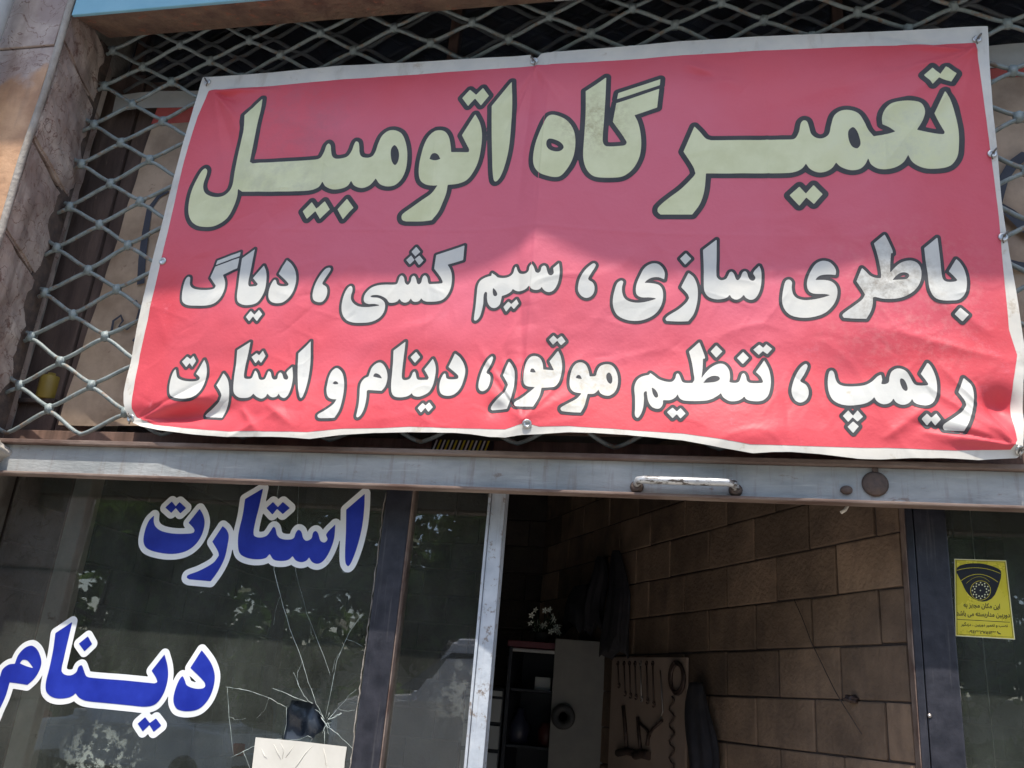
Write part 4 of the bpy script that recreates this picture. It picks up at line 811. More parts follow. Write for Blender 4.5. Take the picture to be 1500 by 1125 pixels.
# dark plastic hung behind the hole
gq = []; nx_, nz_ = 24, 20
for jz in range(nz_+1):
    for ix in range(nx_+1):
        a = 398+96*ix/nx_; b = 1008+86*jz/nz_; p = P(a, b, PANE_Y+.030); gq.append((p[0], p[1]+.008*math.sin(ix*.62+jz*.12)+.005*math.sin(ix*.3-jz*.5), p[2]))
o = mesh('plastic_sheet', gq, [(r*(nx_+1)+c, r*(nx_+1)+c+1, (r+1)*(nx_+1)+c+1, (r+1)*(nx_+1)+c) for r in range(nz_) for c in range(nx_)], M['plastic'], None, True)
tag(o, 'dark plastic sheet hung inside behind the broken hole', 'plastic sheet')
# frame pieces of the window: sealant bead and sill
MB().tube([V(P(560-.1315*(y-760)+random.uniform(-1.2,1.2), y, PANE_Y-.002)) for y in np.linspace(722, 1190, 60)], .003, 6, radii=[random.uniform(.0006, .0028) for _ in range(60)]).build('sealant', M['cement'], wl)
MB().box(XL-.03, XR+.02, .115, .175, .86, .92, .003).build('sill', M['black_post'], wl)
MB().box(XL-.03, XR+.02, .125, .165, .02, .859, .002).build('steel_panel', M['black_post'], wl)

def post(label, x0, x1, name='door_post'):
    e = empty(name, ((x0+x1)/2, .15, 0)); tag(e, label, 'post'); return e
xa, xb = P(567,720,.120)[0], P(606,720,.120)[0]
p1 = post('black steel post between the cracked window and the narrow door pane', xa, xb)
MB().box(xa, xb-.0042, .118, .185, 0, ztop, .004).build('tube', M['black_post'], p1)
MB().box(xb-.0038, xb, .121, .18, 0, ztop, .001).build('edge_strip', M['rust'], p1)
xc, xd = P(1323,745,.120)[0], P(1384,745,.120)[0]
p2 = post('black steel post right of the dark doorway', xc, xd)
MB().box(xc+.003, xc+.024, .118, .185, 0, ztop, .003).build('tube', M['black_post'], p2)
MB().box(xc+.026, xd, .116, .185, 0, ztop, .004).build('tube', M['black_post'], p2)
MB().box(xc, xc+.0025, .121, .18, 0, ztop, .0005).build('edge_strip', M['rust'], p2)
for z in (1.66, 1.15): MB().lathe([(0,0),(.006,0),(.005,.003),(0,.004)], 12, Matrix.Translation((xc+.030, .1162, z)) @ Matrix.Rotation(math.pi/2, 4, 'X')).build('rivet', M['tool_bright'], p2)
# fixed leaf with the narrow pane and the grey painted stile
dl = empty('door_leaf', (-.75, .15, 0)); tag(dl, 'narrow glazed door leaf with a grey painted stile beside the dark opening', 'door')
xe, xf = P(716,730,.120)[0], P(741,730,.120)[0]
MB().box(xe+.010, xf, .116, .166, .0, ztop, .003).build('stile', M['grey_bar'], dl)
MB().box(xe, xe+.0085, .112, .150, .0, ztop, .002).build('glazing_bead', M['grey_bar'], dl)
pane('pane', xb+.001, xe+.001, .146, .80, ztop, M['glass_door'], dl)
MB().box(xb+.001, xe-.001, .130, .165, .02, .799, .002).build('kick_panel', M['grey_bar'], dl)
# right window and sticker
wr = empty('shop_window', (1.1, PANE_Y, .9)); tag(wr, 'dirty shop window with a yellow camera sticker, right of the black post', 'window')
pane('pane', xd+.001, 1.6, PANE_Y, .92, ztop+.02, M['glass'], wr)
MB().box(xd+.001, 1.6, .115, .175, .86, .92, .003).build('sill', M['black_post'], wr)
MB().box(xd+.001, 1.6, .125, .165, .02, .859, .002).build('steel_panel', M['black_post'], wr)
MB().tube([(xd+.002, PANE_Y-.003, z) for z in np.linspace(.93, ztop, 60)], .003, 6, radii=[random.uniform(.0006, .003) for _ in range(60)]).build('sealant', M['cement'], wr)
MB().tube([V(P(1420+.10*(y-740), y, PANE_Y+.02)) for y in np.linspace(735, 1190, 8)], .0016, 6).build('cord', M['pale_wood'], wr)

sk = empty('camera_sticker', V(P(1440, 880, PANE_Y))); tag(sk, 'yellow surveillance notice sticker with a black dome camera drawing', 'sticker')
def SK(a, b, k=0): return V(P(1385+a/8.035, 805+b/8.035, PANE_Y-.0010-k*.0004))
def sk_poly(name, pts, m, k): return mesh(name, [SK(a, b, k) for a, b in pts], [tuple(range(len(pts)))], m, sk)
sk_poly('base', [(103,108),(714,128),(820,1060),(118,1018)], M['sticker_edge'], 0)
sk_poly('yellow_field', [(112,118),(706,138),(808,1048),(126,1008)], M['yellow'], 1)
def sk_line(name, pts, wpx, m, k, closed=False):
    P_ = [np.array(p, float) for p in pts]; n = len(P_); vs = []
    for i, p in enumerate(P_):
        a = P_[(i-1) % n] if (closed or i) else p; b = P_[(i+1) % n] if (closed or i < n-1) else p
        t = b-a; t = t/np.linalg.norm(t); nn = np.array([-t[1], t[0]])*wpx/2; vs += [SK(*(p+nn), k), SK(*(p-nn), k)]
    fs = [(2*i, 2*i+1, 2*((i+1) % n)+1, 2*((i+1) % n)) for i in range(n if closed else n-1)]
    return mesh(name, vs, fs, m, sk)
sk_line('border_line', [(128,126),(699,149),(796,1032),(138,996)], 6, M['ink'], 2, True)
dome = [(135,215),(170,188),(240,168),(320,161),(400,162),(480,174),(560,198),(620,224),(650,248),(657,285),(652,340),(630,410),(606,480),(580,535),(540,580),(490,606),(440,614),(390,606),(330,580),(280,540),(240,490),(215,440),(190,385),(160,330),(132,275)]
sk_poly('dome_camera', dome, M['ink'], 2)
def arc(a, b, c, n=14): return [tuple((1-t)**2*np.array(a)+2*t*(1-t)*np.array(b)+t*t*np.array(c)) for t in np.linspace(0, 1, n)]
sk_line('dome_line', arc((136,244),(400,168),(648,282)), 5, M['yellow'], 3)
sk_line('dome_line', arc((182,368),(390,205),(618,384)), 6, M['yellow'], 3)
sk_line('dome_line', arc((245,400),(390,250),(520,380)), 3, M['yellow'], 3)
sk_line('lens_ring', [(413+118*math.cos(t), 482+114*math.sin(t)) for t in np.linspace(0, 2*math.pi, 40)[:-1]], 5, M['yellow'], 3, True)
for i in range(12):
    t = i*math.pi/6
    for r, o_ in ((97, 0), (72, math.pi/12)):
        cx, cy = 413+r*math.cos(t+o_), 482+r*math.sin(t+o_)*.96
        sk_poly('lens_dot', [(cx+9*math.cos(k), cy+9*math.sin(k)) for k in np.linspace(0, 2*math.pi, 9)[:-1]], M['sticker_edge'], 4)
sk_poly('lens_dot', [(411+8*math.cos(k), 482+8*math.sin(k)) for k in np.linspace(0, 2*math.pi, 9)[:-1]], M['sticker_edge'], 4)
sk_line('divider', [(140,821),(757,856)], 6, M['ink'], 2)
def sk_text(logical, box, slope, bold, ltr=False):
    s = logical if ltr else logical[::-1]
    cu = bpy.data.curves.new('text', 'FONT'); cu.body = s; cu.offset = bold; cu.resolution_u = 3
    ot = bpy.data.objects.new('text', cu); C.objects.link(ot); bpy.context.view_layer.update()
    me = bpy.data.meshes.new_from_object(ot.evaluated_get(bpy.context.evaluated_depsgraph_get()))
    bpy.data.objects.remove(ot)
    n = len(me.vertices); co = np.zeros(n*3); me.vertices.foreach_get('co', co); co = co.reshape(-1, 3)
    lo, hi = co.min(0), co.max(0); x0, x1, y0, y1 = box
    for i, v in enumerate(me.vertices):
        u = (co[i,0]-lo[0])/(hi[0]-lo[0]); t = (co[i,1]-lo[1])/(hi[1]-lo[1])
        v.co = SK(x0+(x1-x0)*u, y1+(y0-y1)*t+slope*(u-.5), 2)
    me.name = 'notice_text'; return link('notice_text', me, M['ink'], sk)
sk_text('\ufe8d\ufbfe\ufee6 \ufee3\ufb91\ufe8e\ufee5 \ufee3\ufea0\ufeec\ufeb0 \ufe91\ufeea', (213,642,628,706), 20, .022)
sk_text('\ufea9\ufeed\ufead\ufe91\ufbff\ufee6 \ufee3\ufeaa\ufe8d\ufead\ufe91\ufeb4\ufe98\ufeea \ufee3\ufbfd \ufe91\ufe8e\ufeb7\ufeaa', (128,757,728,806), 24, .022)
sk_text('\ufee7\ufebc\ufe90 \ufeed \ufe97\ufecc\ufee4\ufbff\ufeae \ufea9\ufeed\ufead\ufe91\ufbff\ufee6 \u060c \ufea9\ufeaf\ufea9\ufb94\ufbff\ufeae', (184,732,862,916), 18, .020)
sk_text('\u06f0\u06f9\u06f1\u06f2\u06f3\u06f2\u06f7\u06f5\u06f1\u06f4\u06f3', (272,592,946,994), 16, .026, True)
sk_line('handset_mark', arc((612,962),(612,990),(650,992), 7), 12, M['ink'], 2)

# ------------------------------------------------------------------ the room behind
WO = np.array([.585,.2,0]); WD = np.array([-.5184,.8551,0]); WN = np.array([.8551,.5184,0])
ang = math.atan2(WD[1], WD[0])
bw = empty('block_wall', (.585,.2,0), ang); tag(bw, 'brown concrete block wall running back on the right inside the shop', 'wall'); bpy.context.view_layer.update()
mb = MB(); BL, BH = .3175, .1605
z0 = 2.176-14*BH
for r_ in range(0, 19):
    za = z0+(r_-1)*BH
    zb2 = za+BH-.006
    if zb2 < .02 or za > 2.85: continue
    sh = (.297-BL) if r_ % 2 == 0 else (.11-BL)
    s = sh-BL
    while s < 3.0:
        a = max(s+.004, .01); b = min(s+BL-.004, 2.92)
        if b-a > .03: mb.box(a, b, -.10+random.uniform(-.003,.003), -.004, max(za, .006), min(zb2, 2.89), .005, .0022)
        s += BL
# local x runs along the wall, local +y points into the room (towards the camera side)
o = mb.build('blocks', M['block'], None); o.parent = bw; o.data.name = 'blocks'
o = MB().box(.0, 2.95, -.16, -.012, .006, 2.89).build('mortar', M['mortar'], None); o.parent = bw
bw.location = (.585-WN[0]*.004, .2-WN[1]*.004, 0)
def WALL(px, py, off=0.0):
    d = ray(px, py); o_ = WO-WN*off; t = ((o_-CP)@WN)/(d@WN); return CP+t*d
bk = empty('back_wall', (-.9, 2.7, 0)); tag(bk, 'dark block wall at the back of the shop', 'wall')
mb = MB()
for r_ in range(0, 19):
    za = z0+(r_-1)*BH; s = -2.6+(0 if r_ % 2 else .16)
    while s < 1.6:
        if za+BH > .02 and za < 2.85: mb.box(s+.004, s+BL-.004, 2.68, 2.78, max(za, .006), min(za+BH-.008, 2.89), .005, .002)
        s += BL
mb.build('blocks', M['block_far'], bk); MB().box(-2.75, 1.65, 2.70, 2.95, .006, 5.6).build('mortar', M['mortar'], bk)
lw = empty('side_wall', (-2.6, 1.4, 0)); tag(lw, 'brown block side wall behind the left shop window', 'wall')
mb = MB()
for r_ in range(0, 19):
    za = z0+(r_-1)*BH; s = .26+(0 if r_ % 2 else -.16)
    while s < 2.7:
        if za+BH > .02 and za < 2.85: mb.box(-2.62, -2.512, max(s+.004,.26), s+BL-.004, max(za, .006), min(za+BH-.008, 2.89), .005, .002)
        s += BL
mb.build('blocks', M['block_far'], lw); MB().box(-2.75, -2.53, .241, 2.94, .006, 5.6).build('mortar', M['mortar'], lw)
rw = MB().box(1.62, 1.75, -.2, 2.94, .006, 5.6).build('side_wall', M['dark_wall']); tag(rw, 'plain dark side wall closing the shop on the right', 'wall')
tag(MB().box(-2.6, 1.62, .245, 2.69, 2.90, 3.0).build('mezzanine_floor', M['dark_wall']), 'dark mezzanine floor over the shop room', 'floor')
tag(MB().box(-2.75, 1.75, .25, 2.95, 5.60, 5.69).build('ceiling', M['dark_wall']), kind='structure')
# plastered post and ledge seen through the left glass
pq = empty('plastered_post', (-2.2, .20, 0)); tag(pq, 'pale patchy plastered post behind the left shop window', 'post')
x0 = P(112,720,.20)[0]
MB().box(x0-.012, x0+.055, .20, .27, .006, 2.89, .006, .003).build('shaft', M['pale_wood'], pq)
MB().box(x0-.04, x0-.0135, .22, .27, .006, 2.89, .004).build('side_board', M['wood'], pq)
# cabinet
CY = 1.95
cbn = empty('cabinet', (-.8, CY+.2, 0)); tag(cbn, 'grey steel cabinet with one door open and a maroon top edge', 'cabinet')
cz = P(780,940,CY)[2]; xa_, xb_ = P(746,950,CY)[0], P(814,950,CY)[0]
MB().box(xa_, xb_+.25, CY+.31, CY+.33, .006, cz-.03, .002).build('back_panel', M['cabinet_dark'], cbn)
MB().box(xa_, xa_+.018, CY, CY+.309, .006, cz-.03, .002).build('side_panel', M['cabinet_dark'], cbn)
MB().box(xa_-.008, xb_+.02, CY-.012, CY+.335, cz-.029, cz, .003).build('top', M['maroon'], cbn)
MB().box(xa_+.019, xb_+.01, CY-.004, CY+.004, cz-.052, cz-.036, .002).build('rail', M['tool_bright'], cbn)
for z in (.35, .75, 1.12, 1.40, 1.66): MB().box(xa_+.019, xb_+.2, CY+.02, CY+.309, z, z+.012, .001).build('shelf', M['cabinet_dark'], cbn)
dz = P(850,938,CY-.03)[2]; dx1 = P(893,950,CY-.03)[0]
MB().box(xb_+.002, dx1, CY-.045, CY-.025, .03, dz, .004).build('door', M['cabinet'], cbn)
zc_ = P(825,1050,CY-.06)
ta = MB().lathe([(.022,-.012),(.055,-.012),(.058,-.006),(.058,.006),(.055,.012),(.022,.012),(.022,-.012)], 24, Matrix.Translation((zc_[0], CY-.062, zc_[2])) @ Matrix.Rotation(math.pi/2, 4, 'X')).build('tape_roll', M['rubber']); tag(ta, 'black roll of tape hanging at the edge of the open cabinet door', 'tape roll')
def shelf_thing(name, label, cat, px, py, y, m, r, seed):
    p = P(px, py, y); o = MB().blob((p[0], p[1], p[2]), r, seed, .22, 3).build(name, m); tag(o, label, cat); return o
p = P(798,995,CY+.12); o = MB().box(p[0]-.04, p[0]+.04, CY+.06, CY+.14, 1.672, 1.735, .004).build('carton', M['box_white']); tag(o, 'small pale carton on a cabinet shelf', 'carton')
o = MB().lathe([(0,0),(.04,0),(.045,.08),(.03,.1),(.03,.11),(0,.11)], 16, Matrix.Translation((p[0]+.03, CY+.1, 1.412))).build('red_jar', M['red_thing']); tag(o, 'red jar on a cabinet shelf below the pale carton', 'jar')
o = MB().lathe([(0,0),(.05,0),(.055,.09),(.02,.14),(.02,.17),(0,.17)], 16, Matrix.Translation((p[0]-.11, CY+.1, 1.412))).build('oil_bottle', M['blue_thing']); tag(o, 'blue oil bottle on the cabinet shelf', 'bottle')
# flowers in a dark pot on the cabinet
fp = P(795, 920, CY+.12); fl = empty('flower_bunch', (fp[0], CY+.12, cz)); tag(fl, 'bunch of small white flowers standing on the cabinet', 'flowers')
mb = MB(); rf = random.Random(5)
for i in range(36):
    a = rf.uniform(0, 6.28); r = .085*math.sqrt(rf.random()); h = .06+.14*rf.random()*(1-.4*r/.085)
    tip = Vector((fp[0]+r*math.cos(a), CY+.12+r*math.sin(a), cz+h)); base = Vector((fp[0]+.2*r*math.cos(a), CY+.12+.2*r*math.sin(a), cz+.03))
    mb.tube([base, base.lerp(tip, .6)+Vector((0,0,.01)), tip], .002, 5)
    for k in range(2):
        d = Vector((rf.uniform(-1,1), rf.uniform(-1,1), rf.uniform(-.6,.3))).normalized(); c = base.lerp(tip, rf.uniform(.4,.9)); s_ = d.cross(Vector((0,0,1))).normalized()
        b = bmesh.new(); f = b.faces.new([b.verts.new(c), b.verts.new(c+d*.02+s_*.008), b.verts.new(c+d*.045), b.verts.new(c+d*.02-s_*.008)]); mb._add(b)
    if rf.random() < .62:
        d0 = Vector((rf.uniform(-1,1), rf.uniform(-1.4,.2), rf.uniform(-.5,.6))).normalized(); u = d0.orthogonal().normalized(); v_ = d0.cross(u)
        mp = MB()
        for k in range(5):
            t = k*1.2566; e = (u*math.cos(t)+v_*math.sin(t)); s_ = d0.cross(e)
            b = bmesh.new(); b.faces.new([b.verts.new(tip), b.verts.new(tip+e*.010+s_*.005+d0*.006), b.verts.new(tip+e*.019+d0*.004), b.verts.new(tip+e*.010-s_*.005+d0*.006)]); mp._add(b)
        bmesh.ops.remove_doubles(mp.bm, verts=mp.bm.verts, dist=1e-5); mp.build('flower', M['petal'], fl)
mb.build('stems', M['stem'], fl)
MB().lathe([(0,0),(.035,0),(.05,.05),(.046,.055),(0,.05)], 18, Matrix.Translation((fp[0], CY+.12, cz+.001))).build('pot', M['rubber'], fl)
# drawers left of the cabinet
dr = empty('drawer_unit', (-1.05, CY, 0)); tag(dr, 'pale drawer unit left of the cabinet, seen past the grey stile', 'drawers')
x0 = P(712,1060,CY)[0]; x1 = xa_-.014
MB().box(x0-.12, x1, CY+.02, CY+.3, .006, P(730,1008,CY)[2], .003).build('carcass', M['cabinet_dark'], dr)
for a, b in ((1012,1020),(1024,1058),(1064,1098),(1104,1150),(1156,1200)):
    MB().box(x0-.115, x1-.004, CY, CY+.019, P(730,b,CY)[2], P(730,a,CY)[2], .003).build('drawer', M['box_white'], dr)
# dark clothes hung on the block wall
def hang(name, label, cat, px, py, rx, h, seed, m, off=.055, lean=0.0, hook=.22):
    p = WALL(px, py, off); r = np.random.default_rng(seed); ph = r.uniform(0, 6, 10); n, k = 40, 26; b = bmesh.new(); rings = []
    for i in range(k+1):
        t = i/k; wdt = rx*(hook+(1-hook)*min(1, (t*2.2))**.6)*(1+.10*math.sin(5*t+ph[0])); ring = []
        for j in range(n):
            a = 2*math.pi*j/n; f = 1+.16*math.sin(5*a+ph[1]+1.5*t)*t**.5+.10*math.sin(9*a+ph[2]-2*t)*t**.5
            s_ = math.cos(a)*wdt*f + lean*t + .02*math.sin(6*t+ph[4]); q = math.sin(a)*off*.75*f*(.4+.6*min(1, t*2))
            z = -h*t - (.03*math.sin(3*a+ph[3])+.02*math.sin(7*a+ph[5]))*t**3
            ring.append(b.verts.new((p[0]+WD[0]*s_+WN[0]*q, p[1]+WD[1]*s_+WN[1]*q, p[2]+z)))
        rings.append(ring)
    for i in range(k):
        for j in range(n): b.faces.new((rings[i][j], rings[i][(j+1) % n], rings[i+1][(j+1) % n], rings[i+1][j])).smooth = True
    b.faces.new(rings[0]); b.faces.new(rings[-1][::-1]); bmesh.ops.recalc_face_normals(b, faces=b.faces)
    mb = MB(); mb._add(b); o = mb.build(name, m); tag(o, label, cat); return o
hang('hung_jacket', 'dark jacket hanging high on the block wall, the taller of two', 'jacket', 905, 806, .095, .46, 1, M['cloth'], lean=-.02)
hang('hung_jacket', 'dark jacket hanging on the block wall, the shorter one towards the back', 'jacket', 878, 816, .080, .34, 2, M['cloth'], lean=.03)
hang('hung_bag', 'dark bag hanging low on the block wall beside the tool board', 'bag', 1022, 1000, .075, .42, 3, M['cloth'], lean=-.04, hook=.5)
hang('hung_cloth', 'dark cloth hung on the wall left of the jackets', 'cloth', 850, 858, .15, .20, 6, M['cloth'], hook=.55)
# tool board
A_, B_, C_, D_ = WALL(897,963,.022), WALL(1005,963,.022), WALL(1005,1180,.022), WALL(897,1180,.022)
tb = MB().poly_prism([V(A_), V(B_), V((B_[0],B_[1],1.25)), V((A_[0],A_[1],1.25))][::-1], V(WN*.012)).build('tool_board', M['board']); tag(tb, 'pale tool board with hanging spanners on the block wall', 'board')
def TB(px, py, o=.030): return V(WALL(px, py, o))
for i, (px, l) in enumerate([(905,32),(914,44),(922,47),(930,49),(938,52),(947,55),(956,60)]):
    mb = MB(); t, b = TB(px, 972), TB(px+1.5, 972+l)
    mb.tube([t, b], .0035, 6); u = V(WD)
    for c, r in ((t, .009), (b, .0105)):
        ring = [c+u*math.cos(k)*r+Vector((0,0,1))*math.sin(k)*r for k in np.linspace(0.6, 6.6 if c is t else 5.6, 12)]
        mb.tube(ring, .0032, 6)
    o = mb.build('spanner', M['tool_bright'] if i in (4,) else M['tool'])
    tag(o, ['shortest spanner at the left end of the row on the board','second shortest spanner, next to the shortest one','third spanner from the cabinet side','fourth spanner, in the middle of the hanging row','shiny spanner among the dark ones','second longest spanner of the hanging row','longest spanner at the right end of the row'][i], 'spanner', 'spanners hanging on the tool board')
def tool(name, label, cat, chains, m=None):
    mb = MB()
    for pts, r in chains: mb.tube([TB(*p) for p in pts], r, 8)
    o = mb.build(name, m or M['tool']); tag(o, label, cat)
tool('hammer', 'hammer hanging upright on the lower tool board, nearest the cabinet', 'hammer', [([(913,1034),(916,1068),(918,1098)], .009), ([(905,1103),(918,1100),(931,1104)], .016)])
tool('mallet', 'dark mallet hanging right of the hammer on the tool board', 'mallet', [([(934,1050),(936,1078),(938,1098)], .008), ([(930,1106),(940,1104),(951,1107)], .019)])
tool('pliers', 'open pliers hanging in the middle of the tool board', 'pliers', [([(936,1058),(948,1070),(952,1078)], .006), ([(970,1056),(956,1068),(950,1078)], .006), ([(950,1076),(948,1092)], .008)])
tool('pull_rod', 'thin bright rod hanging on the tool board right of the spanners', 'rod', [([(967,982),(969,1010),(971,1042),(966,1055)], .003)], M['tool_bright'])
ck = [(990+11*math.sin(t)*(1 if t < 3.3 else .8), 992-22*math.cos(t)) for t in np.linspace(0, 6.2, 20)]
tool('cable_coil', 'oval coil of dark cable hanging at the right end of the tool board', 'cable', [(ck, .008), ([(a+1.5, b+3) for a, b in ck], .007)])
tool('chain', 'thin wavy chain hanging below the cable coil on the board', 'chain', [([(984+4*math.sin(k*1.3), 1020+k*5) for k in range(26)], .0035)])
# loose wire across the block wall, with a bracket
wr_ = MB().tube([V(WALL(px, py, .012)) for px, py in [(1163,878),(1175,905),(1188,940),(1204,973),(1222,1010),(1236,1034),(1262,1075)]], .0016, 6).build('loose_wire', M['mortar']); tag(wr_, 'thin dark wire slanting down across the block wall', 'wire')
br_ = MB().blob(WALL(1248,1024,.012), (.02,.012,.012), 3, .3).build('wall_bracket', M['tool']); tag(br_, 'small rusty bracket on the block wall beside the slanting wire', 'bracket')

# ------------------------------------------------------------------ the street side seen in the glass: trees, cars, far wall
def leaf_crown(name, blobs, nleaf, seed, par, size=(.11, .24)):
    r = np.random.default_rng(seed); vs = []; fs = []
    tot = sum(b[3]**2 for b in blobs)
    for bx, by, bz, br in blobs:
        n = int(nleaf*br**2/tot)
        d = r.normal(size=(n, 3)); d /= np.linalg.norm(d, axis=1)[:,None]; rad = br*(.45+.6*r.random(n)**.6)
        c = np.array([bx, by, bz])+d*rad[:,None]*np.array([1,1,.8])
        a = r.normal(size=(n, 3)); a /= np.linalg.norm(a, axis=1)[:,None]; b = np.cross(a, r.normal(size=(n,3))); b /= np.linalg.norm(b, axis=1)[:,None]
        s = r.uniform(*size, n)[:,None]
        q = np.stack([c-a*s, c+b*s*.45, c+a*s, c-b*s*.45], 1); k = len(vs)*4
        vs.append(q.reshape(-1, 3)); fs.append(np.arange(n*4).reshape(n, 4)+sum(len(v) for v in vs[:-1]))
    return mesh(name, np.vstack(vs), np.vstack(fs), M['leaf'], par)
def tree(x, y, h, label, seed, rad):
    rr = random.Random(seed); e = empty('street_tree', (x, y, 0)); tag(e, label, 'tree', 'street trees across the road')
    mb = MB(); lean = Vector((rr.uniform(-.3,.3), rr.uniform(-.2,.2), 0))
    base = Vector((x, y, -.16)); mid = Vector((x, y, h*.42))+lean; top = Vector((x, y, h*.8))+lean*1.6
    mb.tube([base, base.lerp(mid, .5)+lean*.2, mid, top], .12, 10, radii=[.20, .15, .12, .04])
    blobs = []
    for k in range(9):
        a = k*2.4+rr.random(); r = rad*rr.uniform(.35, .75); z = h*rr.uniform(.34, .95)
        tip = Vector((x+lean.x+r*math.cos(a), y+lean.y+r*math.sin(a), z)); st = base.lerp(mid, rr.uniform(.75, 1)) if z < h*.6 else mid.lerp(top, rr.uniform(.1,.6))
        mb.tube([st, st.lerp(tip, .5)+Vector((0,0,.15)), tip], .04, 7, radii=[.06, .04, .012]); blobs.append((tip.x, tip.y, tip.z, rad*rr.uniform(.38, .6)))
    blobs.append((top.x, top.y, top.z, rad*.5))
    mb.build('trunk', M['bark'], e); leaf_crown('crown', blobs, 12000, seed, e)
for i, (x, y, h, rad, lb) in enumerate([(-4.0,-15.5,9.6,3.1,'broad street tree nearest the left of the doorway across the road'),(-8.4,-14.9,9.0,2.9,'leafy street tree behind the left white saloon'),(-13.4,-15.2,6.2,2.4,'dense street tree at the far left across the road'),
     (1.2,-15.0,9.2,3.0,'street tree straight across the road from the doorway'),(5.8,-15.4,9.4,3.0,'street tree at the right across the road'),(-16.8,-16.5,5.6,2.2,'smaller street tree at the left end of the row')]):
    tree(x, y, h, lb, 20+i, rad)
hd = empty('hedge', (-4, -19, 0)); tag(hd, 'long dark hedge along the far pavement behind the trees', 'hedge')
rb = np.random.default_rng(9)
leaf_crown('foliage', [(x, -19+rb.uniform(-.3,.3), rb.uniform(.3,4.2), rb.uniform(.9,1.4)) for x in np.arange(-24, 16, .7)], 12000, 77, hd, (.18,.36))
MB().tube([(-24,-19,-.1),(-4,-19,.3),(16,-19,-.1)], .04, 6).build('stem', M['bark'], hd)
fb = empty('boundary_wall', (-4, -23, 0)); tag(fb, 'long pale rendered wall on the far side of the road', 'wall')
MB().box(-40, 34, -23.3, -23, -.15, 2.6, .02).build('wall_face', M['far_wall'], fb); MB().box(-40, 34, -23.35, -22.95, 2.602, 2.70, .02).build('coping', M['kerb'], fb)

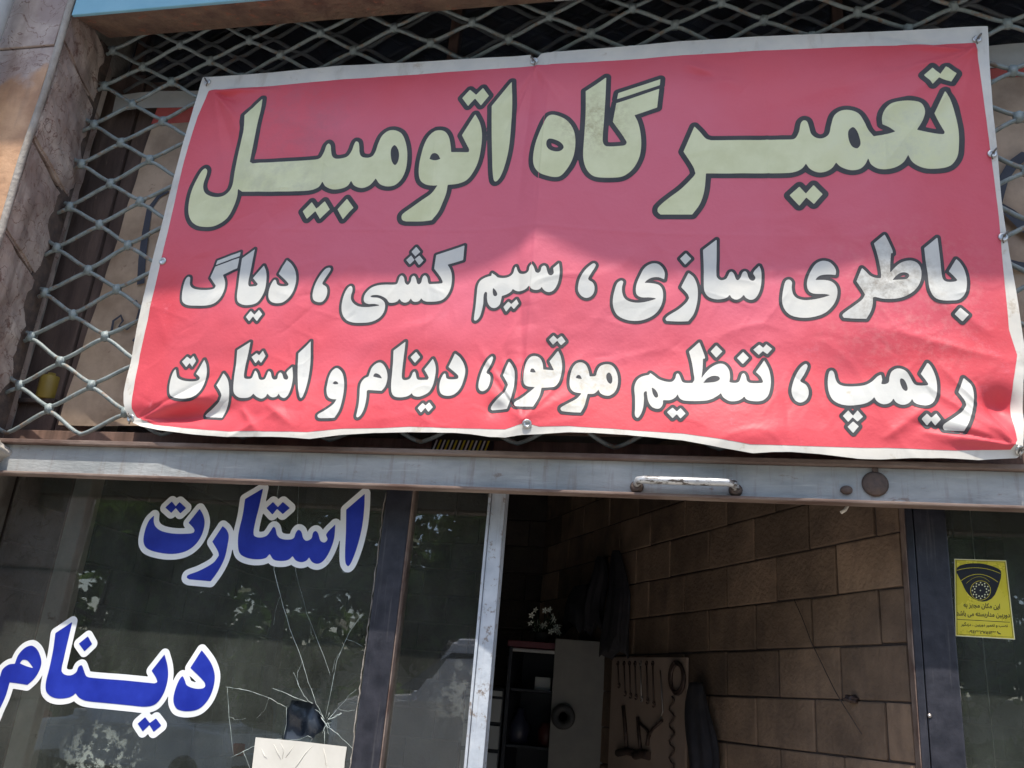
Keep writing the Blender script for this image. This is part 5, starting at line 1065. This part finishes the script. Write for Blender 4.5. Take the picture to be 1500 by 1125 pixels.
def car(x, y, rz, label, paint, boxy=False, zs=1.0):
    e = empty('parked_car', (x, y, -.156), rz); tag(e, label, 'car', None if boxy else 'cars parked across the road'); e.scale = (1, 1, zs); bpy.context.view_layer.update()
    L, Wd = 4.3, 1.7
    if boxy: prof = [(-2.1,.35),(-2.15,.8),(-2.12,1.24),(-1.98,1.31),(-1.40,1.36),(-1.12,1.74),(.4,1.80),(1.9,1.76),(2.10,1.30),(2.12,.6),(2.08,.35)]
    else: prof = [(-2.1,.32),(-2.14,.62),(-2.0,.86),(-1.1,.98),(-.45,1.40),(.55,1.43),(1.25,1.02),(1.95,.96),(2.1,.7),(2.08,.32)]
    b = bmesh.new(); rings = []
    for fy in (-1, -.86, 0, .86, 1):
        ring = []
        for px, pz in prof:
            tum = .80 if pz > 1.36 else 1.0; k = .97 if abs(fy) == 1 else 1
            ring.append(b.verts.new((px*k, fy*Wd/2*tum, .32+(pz-.32)*(.985 if abs(fy) == 1 else 1.0))))
        rings.append(ring)
    n = len(prof)
    for i in range(4):
        for k in range(n): b.faces.new((rings[i][k], rings[i][(k+1) % n], rings[i+1][(k+1) % n], rings[i+1][k]))
    b.faces.new(rings[0]); b.faces.new(rings[-1][::-1]); bmesh.ops.recalc_face_normals(b, faces=b.faces)
    bmesh.ops.bevel(b, geom=b.edges[:], offset=.03, segments=2, affect='EDGES')
    def loc(o): o.parent = e; return o
    mb = MB(); mb._add(b); loc(mb.build('body', paint))
    roof = [p for p in prof if p[1] > (1.5 if boxy else 1.3)]; a0 = prof[4] if boxy else prof[3]; a1 = prof[prof.index(roof[-1])+1]
    f0, r0 = roof[0], roof[-1]
    def glassq(q, name): loc(mesh(name, q, [(0,1,2,3)], M['car_glass']))
    lerp = lambda p, q, t: (p[0]+(q[0]-p[0])*t, p[1]+(q[1]-p[1])*t)
    for (lo, hi, nm, sg) in ((a0, f0, 'windscreen', -1), (a1, r0, 'rear_window', 1)):
        p, q = lerp(lo, hi, .12), lerp(lo, hi, .9); nx = sg*.02
        w0, w1 = .74*.98, .62
        glassq([(p[0]+nx, -w0, p[1]+.02), (p[0]+nx, w0, p[1]+.02), (q[0]+nx, w1, q[1]+.02), (q[0]+nx, -w1, q[1]+.02)], nm)
    for s in (-1, 1):
        zlo, zhi = (1.38 if boxy else 1.08), f0[1]-.1; ylo, yhi = s*(Wd/2*.93), s*(Wd/2*.83)
        for (x0, x1, x2, x3) in ((f0[0]-.42, -.02, -.02, f0[0]+.02), (.06, r0[0]+.2 if not boxy else r0[0]-.02, r0[0]-.06, .06)):
            glassq([(x0,ylo,zlo),(x1,ylo,zlo),(x2,yhi+.02*s,zhi),(x3,yhi+.02*s,zhi)], 'side_window')
        mbx = MB(); mbx.box(-2.16, -2.06, s*.62-.14, s*.62+.14, .62, .78, .03); loc(mbx.build('headlight', M['lamp']))
        mbx = MB(); mbx.box(2.04, 2.135, s*.66-.1, s*.66+.1, .66, .84, .02); loc(mbx.build('tail_light', M['tail']))
        mbx = MB(); mbx.box(-.85, -.70, min(s*.86, s*1.0), max(s*.86, s*1.0), 1.0, 1.12, .03); loc(mbx.build('mirror', paint))
        for wx in (-1.32, 1.3):
            T = Matrix.Translation((wx, s*.76, .31)) @ Matrix.Rotation(math.pi/2, 4, 'X')
            wl_ = MB().lathe([(.17,-.09),(.29,-.09),(.31,-.06),(.31,.06),(.29,.09),(.17,.09),(.17,-.09)], 28, T).build('wheel', M['rubber']); loc(wl_)
            rim = MB().lathe([(0,-.06),(.05,-.085),(.16,-.07),(.172,-.08),(.172,.08),(.16,.07),(.05,.085),(0,.06)], 20, T).build('rim', M['tool_bright']); rim.parent = wl_
    loc(MB().box(-2.17, -2.09, -.78, .78, .36, .52, .03).build('bumper', M['rubber'])); loc(MB().box(2.08, 2.16, -.78, .78, .36, .52, .03).build('bumper', M['rubber']))
car(-8.9, -11.6, .1, 'white saloon car parked across the road on the left, beside the red one', M['car_white'])
car(-13.6, -11.9, .1, 'red saloon car parked across the road', M['car_red'])
car(3.2, -12.0, math.pi+.05, 'white saloon car parked across the road opposite the doorway', M['car_white'])
car(-1.02, -5.7, 0.0, 'tall white van parked at the near kerb before the shop', M['car_white'], True, 1.3)
